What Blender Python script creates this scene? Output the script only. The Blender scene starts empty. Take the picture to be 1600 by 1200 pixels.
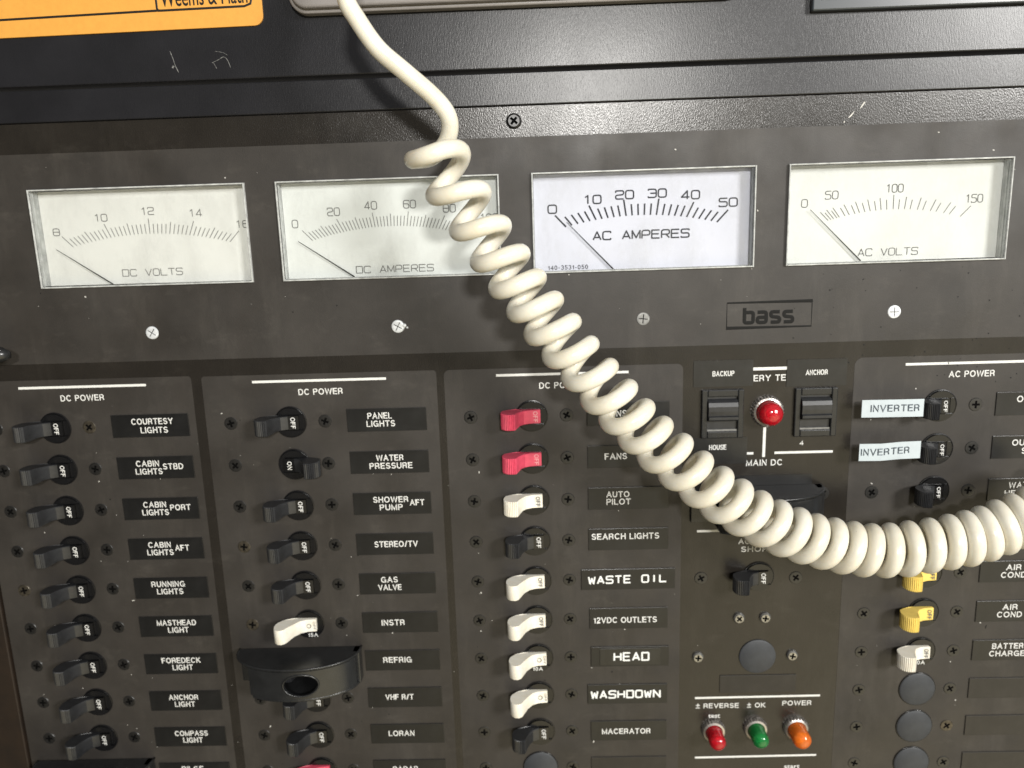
import bpy, bmesh, math, random
from mathutils import Vector, Matrix

S = 0.001                                   # everything below is written in millimetres
scene = bpy.context.scene
col = scene.collection
R = math.radians
random.seed(7)

def W(u, v, d):                             # panel coordinates (right, up, out of the panel) -> world
    return Vector((u * S, -d * S, v * S))

# ------------------------------------------------------------------ camera
cam_data = bpy.data.cameras.new('camera')
cam = bpy.data.objects.new('camera', cam_data)
col.objects.link(cam)
RT = ((0.9992711874, -0.0316738797, -0.0213039772),
      (0.0267787721, 0.9794130174, -0.2000825796),
      (0.0272027842, 0.1993662626, 0.9795473964))
ax = [Vector((r[0], -r[2], r[1])) for r in RT]
M = Matrix.Identity(4)
for c in range(3):
    for r in range(3):
        M[r][c] = ax[c][r]
M.translation = W(27.58, 60.52, 321.42)
cam.matrix_world = M
cam_data.sensor_width = 36.0
cam_data.lens = 1202.0 / 1600.0 * 36.0
cam_data.clip_start = 0.005
cam_data.clip_end = 20.0
cam_data.dof.use_dof = True
cam_data.dof.focus_distance = 0.290
cam_data.dof.aperture_fstop = 10.0
scene.camera = cam

# ------------------------------------------------------------------ light
world = bpy.data.worlds.new('World')
scene.world = world
world.use_nodes = True
wn = world.node_tree.nodes
wl = world.node_tree.links
bg = wn['Background']
tc = wn.new('ShaderNodeTexCoord')
def lobe(direction, lo, hi, color, base=None):
    # the cabin around the panel: a soft patch of one colour in one direction, added to what is there already
    d = wn.new('ShaderNodeVectorMath'); d.operation = 'DOT_PRODUCT'
    wl.new(tc.outputs['Generated'], d.inputs[0]); d.inputs[1].default_value = Vector(direction).normalized()
    m = wn.new('ShaderNodeMapRange'); m.interpolation_type = 'SMOOTHSTEP'
    m.inputs[1].default_value = lo; m.inputs[2].default_value = hi
    wl.new(d.outputs['Value'], m.inputs[0])
    x = wn.new('ShaderNodeMix'); x.data_type = 'RGBA'; x.blend_type = 'ADD'
    wl.new(m.outputs[0], x.inputs[0])
    if base is None: x.inputs[6].default_value = (0.065, 0.061, 0.055, 1)
    else: wl.new(base, x.inputs[6])
    x.inputs[7].default_value = (*color, 1)
    return x.outputs[2]
w1 = lobe((0.85, -0.5, 0.25), 0.1, 1.0, (0.22, 0.245, 0.26))          # pale cabin side on the right
w2 = lobe((0.38, -0.72, -0.58), 0.72, 1.0, (1.5, 1.28, 0.78), w1)     # warm varnished wood below right
w3 = lobe((0.0, -0.2, 0.98), 0.3, 1.0, (0.20, 0.20, 0.195), w2)         # deckhead
wl.new(w3, bg.inputs[0])
bg.inputs[1].default_value = 1.0

def area(name, pos, target, sx, sy, power, color):
    l = bpy.data.lights.new(name, 'AREA')
    l.shape = 'RECTANGLE'
    l.size = sx * S
    l.size_y = sy * S
    l.energy = power
    l.color = color
    o = bpy.data.objects.new(name, l)
    col.objects.link(o)
    o.location = W(*pos)
    dv = W(*target) - o.location
    o.rotation_euler = dv.to_track_quat('-Z', 'Y').to_euler()
    return o

area('ceiling_lamp', (135, 270, 950), (20, 0, 0), 80, 48, 6.8, (1.0, 0.975, 0.93))
area('side_lamp', (1190, 560, 1420), (0, 0, 0), 380, 340, 35.5, (1.0, 0.98, 0.945))

scene.view_settings.view_transform = 'Standard'
scene.view_settings.look = 'None'
scene.view_settings.exposure = 0.0
scene.view_settings.gamma = 1.0
scene.view_settings.use_curve_mapping = False

# ------------------------------------------------------------------ materials
def new_mat(name):
    m = bpy.data.materials.new(name)
    m.use_nodes = True
    return m, m.node_tree.nodes, m.node_tree.links, m.node_tree.nodes['Principled BSDF']

def mat(name, color, rough=0.5, spec=0.5, metal=0.0, var=0.0, vscale=60.0, bump=0.0, bscale=3000.0,
        stretch=(1, 1, 1), fleck=0.0, fleckcol=(0.5, 0.48, 0.44), coat=0.0, trans=0.0, rvar=0.0, sss=0.0, tint=None, fscale=160, smear=0.0):
    m, n, l, b = new_mat(name)
    b.inputs['Base Color'].default_value = (*color, 1)
    b.inputs['Roughness'].default_value = rough
    b.inputs['Specular IOR Level'].default_value = spec
    b.inputs['Metallic'].default_value = metal
    b.inputs['Coat Weight'].default_value = coat
    b.inputs['Coat Roughness'].default_value = 0.1
    b.inputs['Transmission Weight'].default_value = trans
    if sss:
        b.inputs['Subsurface Weight'].default_value = sss
        b.inputs['Subsurface Radius'].default_value = (0.002, 0.0015, 0.001)
    t = n.new('ShaderNodeTexCoord')
    out = None
    if var or tint:
        nz = n.new('ShaderNodeTexNoise')
        nz.inputs['Scale'].default_value = vscale
        nz.inputs['Detail'].default_value = 6
        nz.inputs['Roughness'].default_value = 0.65
        l.new(t.outputs['Object'], nz.inputs['Vector'])
        mx = n.new('ShaderNodeMix')
        mx.data_type = 'RGBA'
        ramp = n.new('ShaderNodeMapRange')
        ramp.inputs[1].default_value = 0.3
        ramp.inputs[2].default_value = 0.7
        l.new(nz.outputs[0], ramp.inputs[0])
        l.new(ramp.outputs[0], mx.inputs[0])
        c2 = tint if tint else tuple(c * (1 + var) for c in color)
        mx.inputs[6].default_value = (*[c * (1 - var) for c in color], 1)
        mx.inputs[7].default_value = (*c2, 1)
        out = mx.outputs[2]
    if fleck:
        vo = n.new('ShaderNodeTexVoronoi')
        vo.inputs['Scale'].default_value = fscale
        l.new(t.outputs['Object'], vo.inputs['Vector'])
        nz2 = n.new('ShaderNodeTexNoise')
        nz2.inputs['Scale'].default_value = 900
        l.new(t.outputs['Object'], nz2.inputs['Vector'])
        ad = n.new('ShaderNodeMath'); ad.operation = 'MULTIPLY_ADD'
        l.new(nz2.outputs[0], ad.inputs[0]); ad.inputs[1].default_value = 0.10
        l.new(vo.outputs['Distance'], ad.inputs[2])
        lt = n.new('ShaderNodeMath'); lt.operation = 'LESS_THAN'
        l.new(ad.outputs[0], lt.inputs[0]); lt.inputs[1].default_value = 0.085
        sp = n.new('ShaderNodeSeparateColor')
        l.new(vo.outputs['Color'], sp.inputs[0])
        gt = n.new('ShaderNodeMath'); gt.operation = 'GREATER_THAN'
        l.new(sp.outputs[0], gt.inputs[0]); gt.inputs[1].default_value = 1 - fleck
        mu = n.new('ShaderNodeMath'); mu.operation = 'MULTIPLY'
        l.new(lt.outputs[0], mu.inputs[0]); l.new(gt.outputs[0], mu.inputs[1])
        mx2 = n.new('ShaderNodeMix'); mx2.data_type = 'RGBA'
        l.new(mu.outputs[0], mx2.inputs[0])
        if out: l.new(out, mx2.inputs[6])
        else: mx2.inputs[6].default_value = (*color, 1)
        mx2.inputs[7].default_value = (*fleckcol, 1)
        out = mx2.outputs[2]
    if smear:                                            # dusty wipe marks and greasy patches
        for sc, st, lo in ((30, (1.6, 1.6, .35), .52), (75, (.7, .7, 1.3), .56)):
            ns = n.new('ShaderNodeTexNoise'); ns.inputs['Scale'].default_value = sc; ns.inputs['Detail'].default_value = 8; ns.inputs['Roughness'].default_value = .72
            mq = n.new('ShaderNodeMapping'); mq.inputs['Scale'].default_value = st; mq.inputs['Rotation'].default_value = (0, .25, 0); mq.inputs['Location'].default_value = (sc * .01, 0, .3)
            l.new(t.outputs['Object'], mq.inputs[0]); l.new(mq.outputs[0], ns.inputs['Vector'])
            rm = n.new('ShaderNodeMapRange'); rm.inputs[1].default_value = lo; rm.inputs[2].default_value = .78; rm.inputs[4].default_value = smear
            l.new(ns.outputs[0], rm.inputs[0])
            m4 = n.new('ShaderNodeMix'); m4.data_type = 'RGBA'
            l.new(rm.outputs[0], m4.inputs[0])
            if out: l.new(out, m4.inputs[6])
            else: m4.inputs[6].default_value = (*color, 1)
            m4.inputs[7].default_value = (0.105, 0.095, 0.082, 1)
            out = m4.outputs[2]
    if out: l.new(out, b.inputs['Base Color'])
    if rvar:
        nr = n.new('ShaderNodeTexNoise'); nr.inputs['Scale'].default_value = 35; nr.inputs['Detail'].default_value = 5
        l.new(t.outputs['Object'], nr.inputs['Vector'])
        m2 = n.new('ShaderNodeMapRange')
        m2.inputs[1].default_value = 0.3; m2.inputs[2].default_value = 0.7
        m2.inputs[3].default_value = max(0.03, rough - rvar); m2.inputs[4].default_value = rough + rvar
        l.new(nr.outputs[0], m2.inputs[0]); l.new(m2.outputs[0], b.inputs['Roughness'])
    if bump:
        nb = n.new('ShaderNodeTexNoise'); nb.inputs['Scale'].default_value = bscale; nb.inputs['Detail'].default_value = 2
        mp = n.new('ShaderNodeMapping'); mp.inputs['Scale'].default_value = stretch
        l.new(t.outputs['Object'], mp.inputs[0]); l.new(mp.outputs[0], nb.inputs['Vector'])
        bp = n.new('ShaderNodeBump'); bp.inputs['Strength'].default_value = bump; bp.inputs['Distance'].default_value = 0.0002
        l.new(nb.outputs[0], bp.inputs['Height']); l.new(bp.outputs[0], b.inputs['Normal'])
    return m

PANEL = mat('black_textured_panel', (0.016, 0.0138, 0.0115), 0.24, 0.4, var=0.15, bump=0.34, bscale=2300, stretch=(1, 1, 0.55), fleck=0.02, rvar=0.04, smear=0.12)
FIELD = mat('grey_silkscreen_ink', (0.0285, 0.0252, 0.0222), 0.50, 0.36, var=0.24, vscale=38, bump=0.2, bscale=2600, fleck=0.035, rvar=0.12, smear=0.24)
UPPER = mat('black_laminate', (0.012, 0.012, 0.014), 0.30, 0.36, var=0.25, vscale=25, bump=0.17, bscale=3600, stretch=(1, 1, 0.2), fleck=0.03, rvar=0.018)
WOOD = mat('dark_brown_wood', (0.012, 0.0065, 0.003), 0.6, 0.4, var=0.35, vscale=90)
WHITEINK = mat('white_ink', (0.63, 0.63, 0.61), 0.5, 0.3, var=0.08, vscale=900)
DYMO = mat('embossed_white', (0.70, 0.71, 0.69), 0.5, 0.3, var=0.1, vscale=900)
GREYINK = mat('grey_ink', (0.10, 0.10, 0.10), 0.6, 0.2)
TAPEINK = mat('faded_blue_grey_ink', (0.13, 0.155, 0.18), 0.6, 0.2)
DIALINK = mat('dial_ink', (0.16, 0.16, 0.155), 0.6, 0.2)
DARKINK = mat('dark_dial_ink', (0.035, 0.036, 0.045), 0.6, 0.2)
PLATE = mat('black_name_plate', (0.008, 0.008, 0.008), 0.34, 0.45, var=0.3, vscale=120, fleck=0.05, rvar=0.08)
BLANK = mat('faded_black_plate', (0.018, 0.016, 0.014), 0.45, 0.4, var=0.25, vscale=120)
BLACKP = mat('black_breaker_plastic', (0.006, 0.006, 0.0065), 0.24, 0.5, var=0.2, vscale=400, bump=0.05, bscale=4000)
BLACKH = mat('worn_black_handle_plastic', (0.016, 0.0165, 0.018), 0.36, 0.5, var=0.35, vscale=300, bump=0.08, bscale=4000)
SCREWM = mat('dull_metal_screw', (0.30, 0.295, 0.28), 0.35, 0.5, metal=0.85, var=0.4, vscale=700)
GUARDP = mat('black_guard_plastic', (0.014, 0.0145, 0.015), 0.27, 0.5, var=0.2, vscale=200, bump=0.12, bscale=3500)
WHITEP = mat('white_handle_plastic', (0.74, 0.72, 0.655), 0.40, 0.45, tint=(0.66, 0.61, 0.50), vscale=260, sss=0.1)
REDP = mat('faded_red_handle_plastic', (0.54, 0.058, 0.105), 0.42, 0.4, var=0.18, vscale=300)
YELLOWP = mat('yellow_handle_plastic', (0.72, 0.53, 0.13), 0.45, 0.4, var=0.12, vscale=300)
SCREWB = mat('black_oxide_screw', (0.010, 0.0095, 0.009), 0.34, 0.6, metal=0.0, var=0.5, vscale=500)
SCREWT = mat('tarnished_screw', (0.07, 0.060, 0.045), 0.36, 0.5, metal=0.6, var=0.7, vscale=600)
SCREWS = mat('bright_screw', (0.60, 0.62, 0.64), 0.42, 0.5, metal=0.25, var=0.25, vscale=700)
SCREWG = mat('grey_screw', (0.20, 0.20, 0.195), 0.45, 0.5, metal=0.5, var=0.3, vscale=700)
RECESS_SHADE = mat('screw_recess_shade', (0.002, 0.002, 0.002), 0.8, 0.05)  # near-black puts the shade of a deep cross slot into the colour
PLUG = mat('dark_blue_grey_plug', (0.034, 0.037, 0.042), 0.5, 0.35, var=0.15, vscale=250, bump=0.1, bscale=3000)
DIAL = mat('cream_dial', (0.70, 0.70, 0.68), 0.6, 0.3, var=0.025, vscale=50)
DIALGREY = mat('grey_white_dial', (0.675, 0.69, 0.68), 0.6, 0.3, var=0.03, vscale=50)
DIALW = mat('warm_white_dial', (0.62, 0.625, 0.61), 0.6, 0.3, var=0.03, vscale=50)
DIALL = mat('lilac_white_dial', (0.575, 0.58, 0.66), 0.6, 0.3, var=0.02, vscale=50)
CASE = mat('grey_meter_case', (0.46, 0.47, 0.465), 0.35, 0.5, var=0.3, vscale=200)
NEEDLE = mat('black_needle', (0.01, 0.01, 0.01), 0.5, 0.3)
CORD = mat('cream_vinyl_cord', (0.69, 0.67, 0.59), 0.30, 0.5, tint=(0.62, 0.57, 0.45), vscale=75, fleck=0.22, fscale=330, fleckcol=(0.15, 0.10, 0.055), sss=0.2, bump=0.06, bscale=1200)
TAPEW = mat('pale_blue_tape', (0.44, 0.495, 0.525), 0.45, 0.4, var=0.06, vscale=200)
TAPEB = mat('black_tape', (0.010, 0.010, 0.010), 0.30, 0.5, var=0.4, vscale=150, bump=0.3, bscale=300)
METAL = mat('nickel_bezel', (0.46, 0.43, 0.40), 0.32, 0.5, metal=0.9, var=0.3, vscale=600)
ORANGE = mat('orange_card', (0.60, 0.29, 0.055), 0.5, 0.3, var=0.05, vscale=400, bump=0.1, bscale=2500)
BLACKINK = mat('black_ink', (0.012, 0.010, 0.008), 0.5, 0.3)
RADIO = mat('grey_radio_plastic', (0.20, 0.185, 0.175), 0.38, 0.5, var=0.06, vscale=200, bump=0.12, bscale=3500)
FRAME = mat('black_display_frame', (0.034, 0.040, 0.046), 0.3, 0.5)
SCREEN = mat('pale_display_panel', (0.40, 0.46, 0.48), 0.3, 0.5)
CHIP_GLINT = mat('pale_chip_and_glint', (0.45, 0.44, 0.41), 0.5, 0.3, var=0.3, vscale=900)  # chipped paint; the pale colour also stands in for small glints
SCRATCH = mat('faint_scratch', (0.13, 0.13, 0.125), 0.5, 0.3, var=0.8, vscale=700)
SPECK = mat('dark_speck', (0.008, 0.008, 0.008), 0.6, 0.2)
BADGE = mat('dark_badge_ink', (0.009, 0.009, 0.0085), 0.7, 0.15)

def lens_mat(name, c, glow):
    m, n, l, b = new_mat(name)
    b.inputs['Base Color'].default_value = (*c, 1)
    b.inputs['Roughness'].default_value = 0.12
    b.inputs['Transmission Weight'].default_value = 0.55
    b.inputs['IOR'].default_value = 1.35
    b.inputs['Coat Weight'].default_value = 0.6
    v = n.new('ShaderNodeTexVoronoi'); v.inputs['Scale'].default_value = 900
    t = n.new('ShaderNodeTexCoord'); l.new(t.outputs['Object'], v.inputs['Vector'])
    bp = n.new('ShaderNodeBump'); bp.inputs['Strength'].default_value = 0.25; bp.inputs['Distance'].default_value = 0.0003
    l.new(v.outputs['Distance'], bp.inputs['Height']); l.new(bp.outputs[0], b.inputs['Normal'])
    return m
LENSR = lens_mat('red_lens', (0.60, 0.010, 0.022), 0)
LENSG = lens_mat('green_lens', (0.012, 0.25, 0.055), 0)
LENSO = lens_mat('orange_lens', (0.92, 0.21, 0.020), 0)

def glass_mat():
    m = bpy.data.materials.new('clear_cover'); m.use_nodes = True
    n = m.node_tree.nodes; l = m.node_tree.links
    n.remove(n['Principled BSDF'])
    o = n['Material Output']
    tr = n.new('ShaderNodeBsdfTransparent'); tr.inputs[0].default_value = (0.975, 0.98, 0.975, 1)
    gl = n.new('ShaderNodeBsdfGlossy'); gl.inputs['Roughness'].default_value = 0.06
    fr = n.new('ShaderNodeFresnel'); fr.inputs['IOR'].default_value = 1.35
    mx = n.new('ShaderNodeMixShader')
    l.new(fr.outputs[0], mx.inputs[0]); l.new(tr.outputs[0], mx.inputs[1]); l.new(gl.outputs[0], mx.inputs[2])
    tc2 = n.new('ShaderNodeTexCoord'); nz = n.new('ShaderNodeTexNoise'); nz.inputs['Scale'].default_value = 55; nz.inputs['Detail'].default_value = 7; nz.inputs['Roughness'].default_value = .7
    mp = n.new('ShaderNodeMapping'); mp.inputs['Scale'].default_value = (1, 1, .5); mp.inputs['Rotation'].default_value = (0, .5, 0)
    l.new(tc2.outputs['Object'], mp.inputs[0]); l.new(mp.outputs[0], nz.inputs['Vector'])
    mr2 = n.new('ShaderNodeMapRange'); mr2.inputs[1].default_value = .48; mr2.inputs[2].default_value = .8; mr2.inputs[3].default_value = 0.0; mr2.inputs[4].default_value = 0.16
    l.new(nz.outputs[0], mr2.inputs[0])
    df = n.new('ShaderNodeBsdfDiffuse'); df.inputs[0].default_value = (.42, .42, .40, 1)     # greasy smears and dust on the covers
    m3 = n.new('ShaderNodeMixShader')
    l.new(mr2.outputs[0], m3.inputs[0]); l.new(mx.outputs[0], m3.inputs[1]); l.new(df.outputs[0], m3.inputs[2])
    l.new(m3.outputs[0], o.inputs['Surface'])
    return m
GLASS = glass_mat()
RIM = mat('clear_acrylic_edge', (0.42, 0.43, 0.42), 0.18, 0.7, var=0.35, vscale=300, coat=0.6)

# ------------------------------------------------------------------ mesh helpers (mm, local panel coordinates)
class MB:
    def __init__(s):
        s.v = []; s.f = []
    def add(s, vs, fs):
        k = len(s.v); s.v += [tuple(p) for p in vs]; s.f += [tuple(i + k for i in f) for f in fs]
        return s
    def box(s, u0, u1, v0, v1, d0, d1):
        return s.add([(u0, v0, d0), (u1, v0, d0), (u1, v1, d0), (u0, v1, d0), (u0, v0, d1), (u1, v0, d1), (u1, v1, d1), (u0, v1, d1)],
                     [(3, 2, 1, 0), (4, 5, 6, 7), (0, 1, 5, 4), (1, 2, 6, 5), (2, 3, 7, 6), (3, 0, 4, 7)])
    def prism(s, pts, d0, d1):                     # polygon in (u, v), counter-clockwise
        n = len(pts)
        return s.add([(p[0], p[1], d0) for p in pts] + [(p[0], p[1], d1) for p in pts],
                     [tuple(range(n))[::-1], tuple(range(n, 2 * n))] + [(i, (i + 1) % n, n + (i + 1) % n, n + i) for i in range(n)])
    def profile(s, pts, v0, v1):                   # polygon in (u, d), extruded along v
        n = len(pts)
        return s.add([(p[0], v0, p[1]) for p in pts] + [(p[0], v1, p[1]) for p in pts],
                     [tuple(range(n)), tuple(range(n, 2 * n))[::-1]] + [(i, n + i, n + (i + 1) % n, (i + 1) % n) for i in range(n)])
    def lathe(s, prof, n=32, cu=0, cv=0):          # prof: (radius, d) from back to front
        k = len(s.v)
        for r, d in prof:
            for i in range(n):
                a = 2 * math.pi * i / n
                s.v.append((cu + r * math.cos(a), cv + r * math.sin(a), d))
        for j in range(len(prof) - 1):
            for i in range(n):
                a = k + j * n + i; b = k + j * n + (i + 1) % n
                s.f.append((a, b, b + n, a + n))
        s.f.append(tuple(k + i for i in range(n))[::-1])
        s.f.append(tuple(k + (len(prof) - 1) * n + i for i in range(n)))
        return s
    def tube(s, pts, r, n=12, flat=1.0, closed=False):
        k = len(s.v); P = [Vector(p) for p in pts]; m = len(P)
        up = Vector((0, 0, 1)); nrm = None
        for i in range(m):
            if closed: t = P[(i + 1) % m] - P[i - 1]
            else: t = P[min(i + 1, m - 1)] - P[max(i - 1, 0)]
            t.normalize()
            if flat != 1.0:
                side = Vector((-t[1], t[0], 0)); b2 = up
                # mitre so that corners keep their width
                if 0 < i < m - 1 or closed:
                    t0 = (P[i] - P[i - 1]).normalized()
                    c = max(0.45, abs(t0.dot(t)))
                    side = side / c
            else:
                if nrm is None:
                    nrm = t.orthogonal().normalized()
                else:
                    nrm = (nrm - t * nrm.dot(t)).normalized()
                side = nrm; b2 = t.cross(nrm)
            rr = r(i) if callable(r) else r
            for j in range(n):
                a = 2 * math.pi * j / n
                s.v.append(tuple(P[i] + side * (rr * math.cos(a)) + b2 * (rr * flat * math.sin(a))))
        for i in range(m if closed else m - 1):
            i2 = (i + 1) % m
            for j in range(n):
                j2 = (j + 1) % n
                s.f.append((k + i * n + j, k + i * n + j2, k + i2 * n + j2, k + i2 * n + j))
        if not closed:
            s.f.append(tuple(k + j for j in range(n))[::-1])
            s.f.append(tuple(k + (m - 1) * n + j for j in range(n)))
        return s
    def mesh(s, name, m, smooth=False, recalc=True):
        me = bpy.data.meshes.new(name)
        me.from_pydata([W(*p) for p in s.v], [], s.f)
        if recalc:
            bm = bmesh.new(); bm.from_mesh(me)
            bmesh.ops.recalc_face_normals(bm, faces=bm.faces)
            bm.to_mesh(me); bm.free()
        me.materials.append(m)
        if smooth:
            me.polygons.foreach_set('use_smooth', [True] * len(me.polygons))
        return me
    def build(s, name, m, parent=None, loc=(0, 0, 0), smooth=False, bevel=0.0, seg=2, autosm=False):
        me = s.mesh(name, m, smooth)
        o = obj(name, me, parent, loc)
        if bevel:
            md = o.modifiers.new('bevel', 'BEVEL'); md.width = bevel * S; md.segments = seg
            md.limit_method = 'ANGLE'; md.angle_limit = R(35)
        if autosm:
            shade_by_angle(me, 35)
        return o

def shade_by_angle(me, deg):
    bm = bmesh.new(); bm.from_mesh(me)
    for f in bm.faces: f.smooth = True
    for ed in bm.edges:
        if len(ed.link_faces) == 2 and ed.calc_face_angle(0) > R(deg): ed.smooth = False
    bm.to_mesh(me); bm.free()

def obj(name, me, parent=None, loc=(0, 0, 0)):
    o = bpy.data.objects.new(name, me)
    col.objects.link(o)
    o.location = W(*loc)
    if parent: o.parent = parent
    return o

def tag(o, label, cat, group=None):
    o['label'] = label; o['category'] = cat
    if group: o['group'] = group
    return o

def thing(name, loc, label, cat, group=None):
    o = bpy.data.objects.new(name, None); col.objects.link(o)
    o.empty_display_size = 0.003
    o.location = W(*loc)
    return tag(o, label, cat, group)

def copy_thing(src, loc, label, group=None, roll=None):
    r = src.copy(); col.objects.link(r); r.location = W(*loc); r['label'] = label
    if group: r['group'] = group
    if roll is not None: r.rotation_euler = (0, roll, 0)
    for ch in [c for c in col.objects if c.parent == src]:
        c = ch.copy(); col.objects.link(c); c.parent = r
        for g in [q for q in col.objects if q.parent == ch]:
            h = g.copy(); col.objects.link(h); h.parent = c
    return r

def rrect(u0, u1, v0, v1, r, n=6, corners=(1, 1, 1, 1)):
    out = []
    for (cx, cy, a0, on) in ((u1 - r, v0 + r, -90, corners[0]), (u1 - r, v1 - r, 0, corners[1]), (u0 + r, v1 - r, 90, corners[2]), (u0 + r, v0 + r, 180, corners[3])):
        if not on:
            out.append((u1 if a0 in (-90, 0) else u0, v0 if a0 in (-90, 180) else v1)); continue
        for i in range(n + 1):
            a = R(a0 + 90 * i / n); out.append((cx + r * math.cos(a), cy + r * math.sin(a)))
    return out

# ---- lettering with the built-in font, turned to mesh
_font = {}
def font_mesh(txt, bold):
    key = (txt, bold)
    if key in _font: return _font[key]
    c = bpy.data.curves.new('lettering', 'FONT')
    c.body = txt; c.size = 1.0; c.offset = bold; c.resolution_u = 3; c.fill_mode = 'FRONT'
    o = bpy.data.objects.new('lettering', c); col.objects.link(o)
    dg = bpy.context.evaluated_depsgraph_get(); dg.update()
    me = bpy.data.meshes.new_from_object(o.evaluated_get(dg))
    vs = [(v.co.x, v.co.y) for v in me.vertices]; fs = [tuple(p.vertices) for p in me.polygons]
    bpy.data.objects.remove(o); bpy.data.curves.remove(c); bpy.data.meshes.remove(me)
    _font[key] = (vs, fs)
    return _font[key]

def put_font(mb, txt, cu, cv, d, h, w=None, rot=0.0, bold=0.012, asp=0.92):
    vs, fs = font_mesh(txt, bold)
    x0 = min(v[0] for v in vs); x1 = max(v[0] for v in vs)
    hv, _ = font_mesh('H', bold)
    y0 = min(v[1] for v in hv); y1 = max(v[1] for v in hv)
    sy = h / (y1 - y0); sx = sy * asp if w is None else w / (x1 - x0)
    ca, sa = math.cos(rot), math.sin(rot)
    out = []
    for x, y in vs:
        px = (x - (x0 + x1) / 2) * sx; py = (y - (y0 + y1) / 2) * sy
        out.append((cu + px * ca - py * sa, cv + px * sa + py * ca, d))
    return mb.add(out, fs)

def E(cx, cy, rx, ry, a0, a1, n=9):
    return [(cx + rx * math.cos(R(a0 + (a1 - a0) * i / n)), cy + ry * math.sin(R(a0 + (a1 - a0) * i / n))) for i in range(n + 1)]
_bowl = [(0, 0), (0, 1), (.34, 1)] + E(.36, .735, .25, .265, 80, -80) + [(.34, .47), (0, .47)]
HG = {'A': (.78, [[(0, 0), (.39, 1), (.78, 0)], [(.14, .34), (.64, .34)]]),
      'B': (.63, [[(0, 0), (0, 1), (.33, 1)] + E(.35, .765, .24, .235, 80, -80) + [(.33, .53), (0, .53)], [(.33, .53)] + E(.36, .265, .27, .265, 80, -80) + [(.33, 0), (0, 0)]]),
      'C': (.74, [E(.39, .5, .39, .5, 38, 322, 16)]),
      'D': (.70, [[(0, 0), (0, 1), (.28, 1)] + E(.28, .5, .42, .5, 84, -84, 12) + [(.28, 0), (0, 0)]]),
      'E': (.58, [[(.58, 1), (0, 1), (0, 0), (.6, 0)], [(0, .52), (.54, .52)]]), 'F': (.55, [[(.55, 1), (0, 1), (0, 0)], [(0, .5), (.48, .5)]]),
      'G': (.78, [E(.39, .5, .39, .5, 40, 325, 16) + [(.76, .02)], [(.76, 0), (.76, .46), (.43, .46)]]),
      'H': (.66, [[(0, 0), (0, 1)], [(.66, 0), (.66, 1)], [(0, .52), (.66, .52)]]), 'I': (0, [[(0, 0), (0, 1)]]),
      'K': (.68, [[(0, 0), (0, 1)], [(.62, 1), (0, .38)], [(.22, .58), (.68, 0)]]), 'L': (.52, [[(0, 1), (0, 0), (.52, 0)]]),
      'M': (.80, [[(0, 0), (0, 1), (.4, .05), (.8, 1), (.8, 0)]]), 'N': (.66, [[(0, 0), (0, 1), (.66, 0), (.66, 1)]]),
      'O': (.82, [E(.41, .5, .41, .5, 0, 345, 23) + ['c']]), 'P': (.61, [_bowl]), 'R': (.66, [_bowl, [(.34, .47), (.5, .43), (.58, .32), (.6, .1), (.65, 0)]]),
      'S': (.62, [E(.31, .75, .29, .25, 18, 268, 12) + E(.31, .25, .31, .25, 88, -165, 12)]),
      'T': (.66, [[(0, 1), (.66, 1)], [(.33, 1), (.33, 0)]]), 'U': (.66, [[(0, 1), (0, .34)] + E(.33, .33, .33, .33, 185, 355) + [(.66, .34), (.66, 1)]]),
      'V': (.74, [[(0, 1), (.37, 0), (.74, 1)]]), 'W': (1.08, [[(0, 1), (.27, 0), (.54, .96), (.81, 0), (1.08, 1)]]), 'X': (.7, [[(0, 0), (.7, 1)], [(0, 1), (.7, 0)]]),
      'Y': (.72, [[(0, 1), (.36, .45), (.72, 1)], [(.36, .45), (.36, 0)]]), 'Z': (.66, [[(0, 1), (.66, 1), (0, 0), (.66, 0)]]),
      '0': (.5, [E(.25, .5, .25, .5, 0, 345, 23) + ['c']]), '1': (.26, [[(0, .74), (.14, .78), (.24, 1), (.24, 0)]]),
      '2': (.52, [E(.26, .73, .25, .27, 172, -25, 10) + [(.05, .13), (0, 0), (.52, 0)]]), '3': (.5, [E(.24, .755, .23, .245, 165, -85, 10), E(.24, .26, .26, .26, 85, -165, 10)]),
      '4': (.56, [[(.42, 0), (.42, 1), (0, .28), (.56, .28)]]), '5': (.52, [[(.48, 1), (.1, 1), (.05, .52)] + E(.25, .31, .26, .31, 130, -160, 12)]),
      '/': (.34, [[(0, 0), (.34, 1)]]), '-': (.3, [[(0, .4), (.3, .4)]]), '\u00b1': (.62, [[(0, .64), (.62, .64)], [(.31, .30), (.31, .98)], [(0, 0), (.62, 0)]])}
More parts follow.
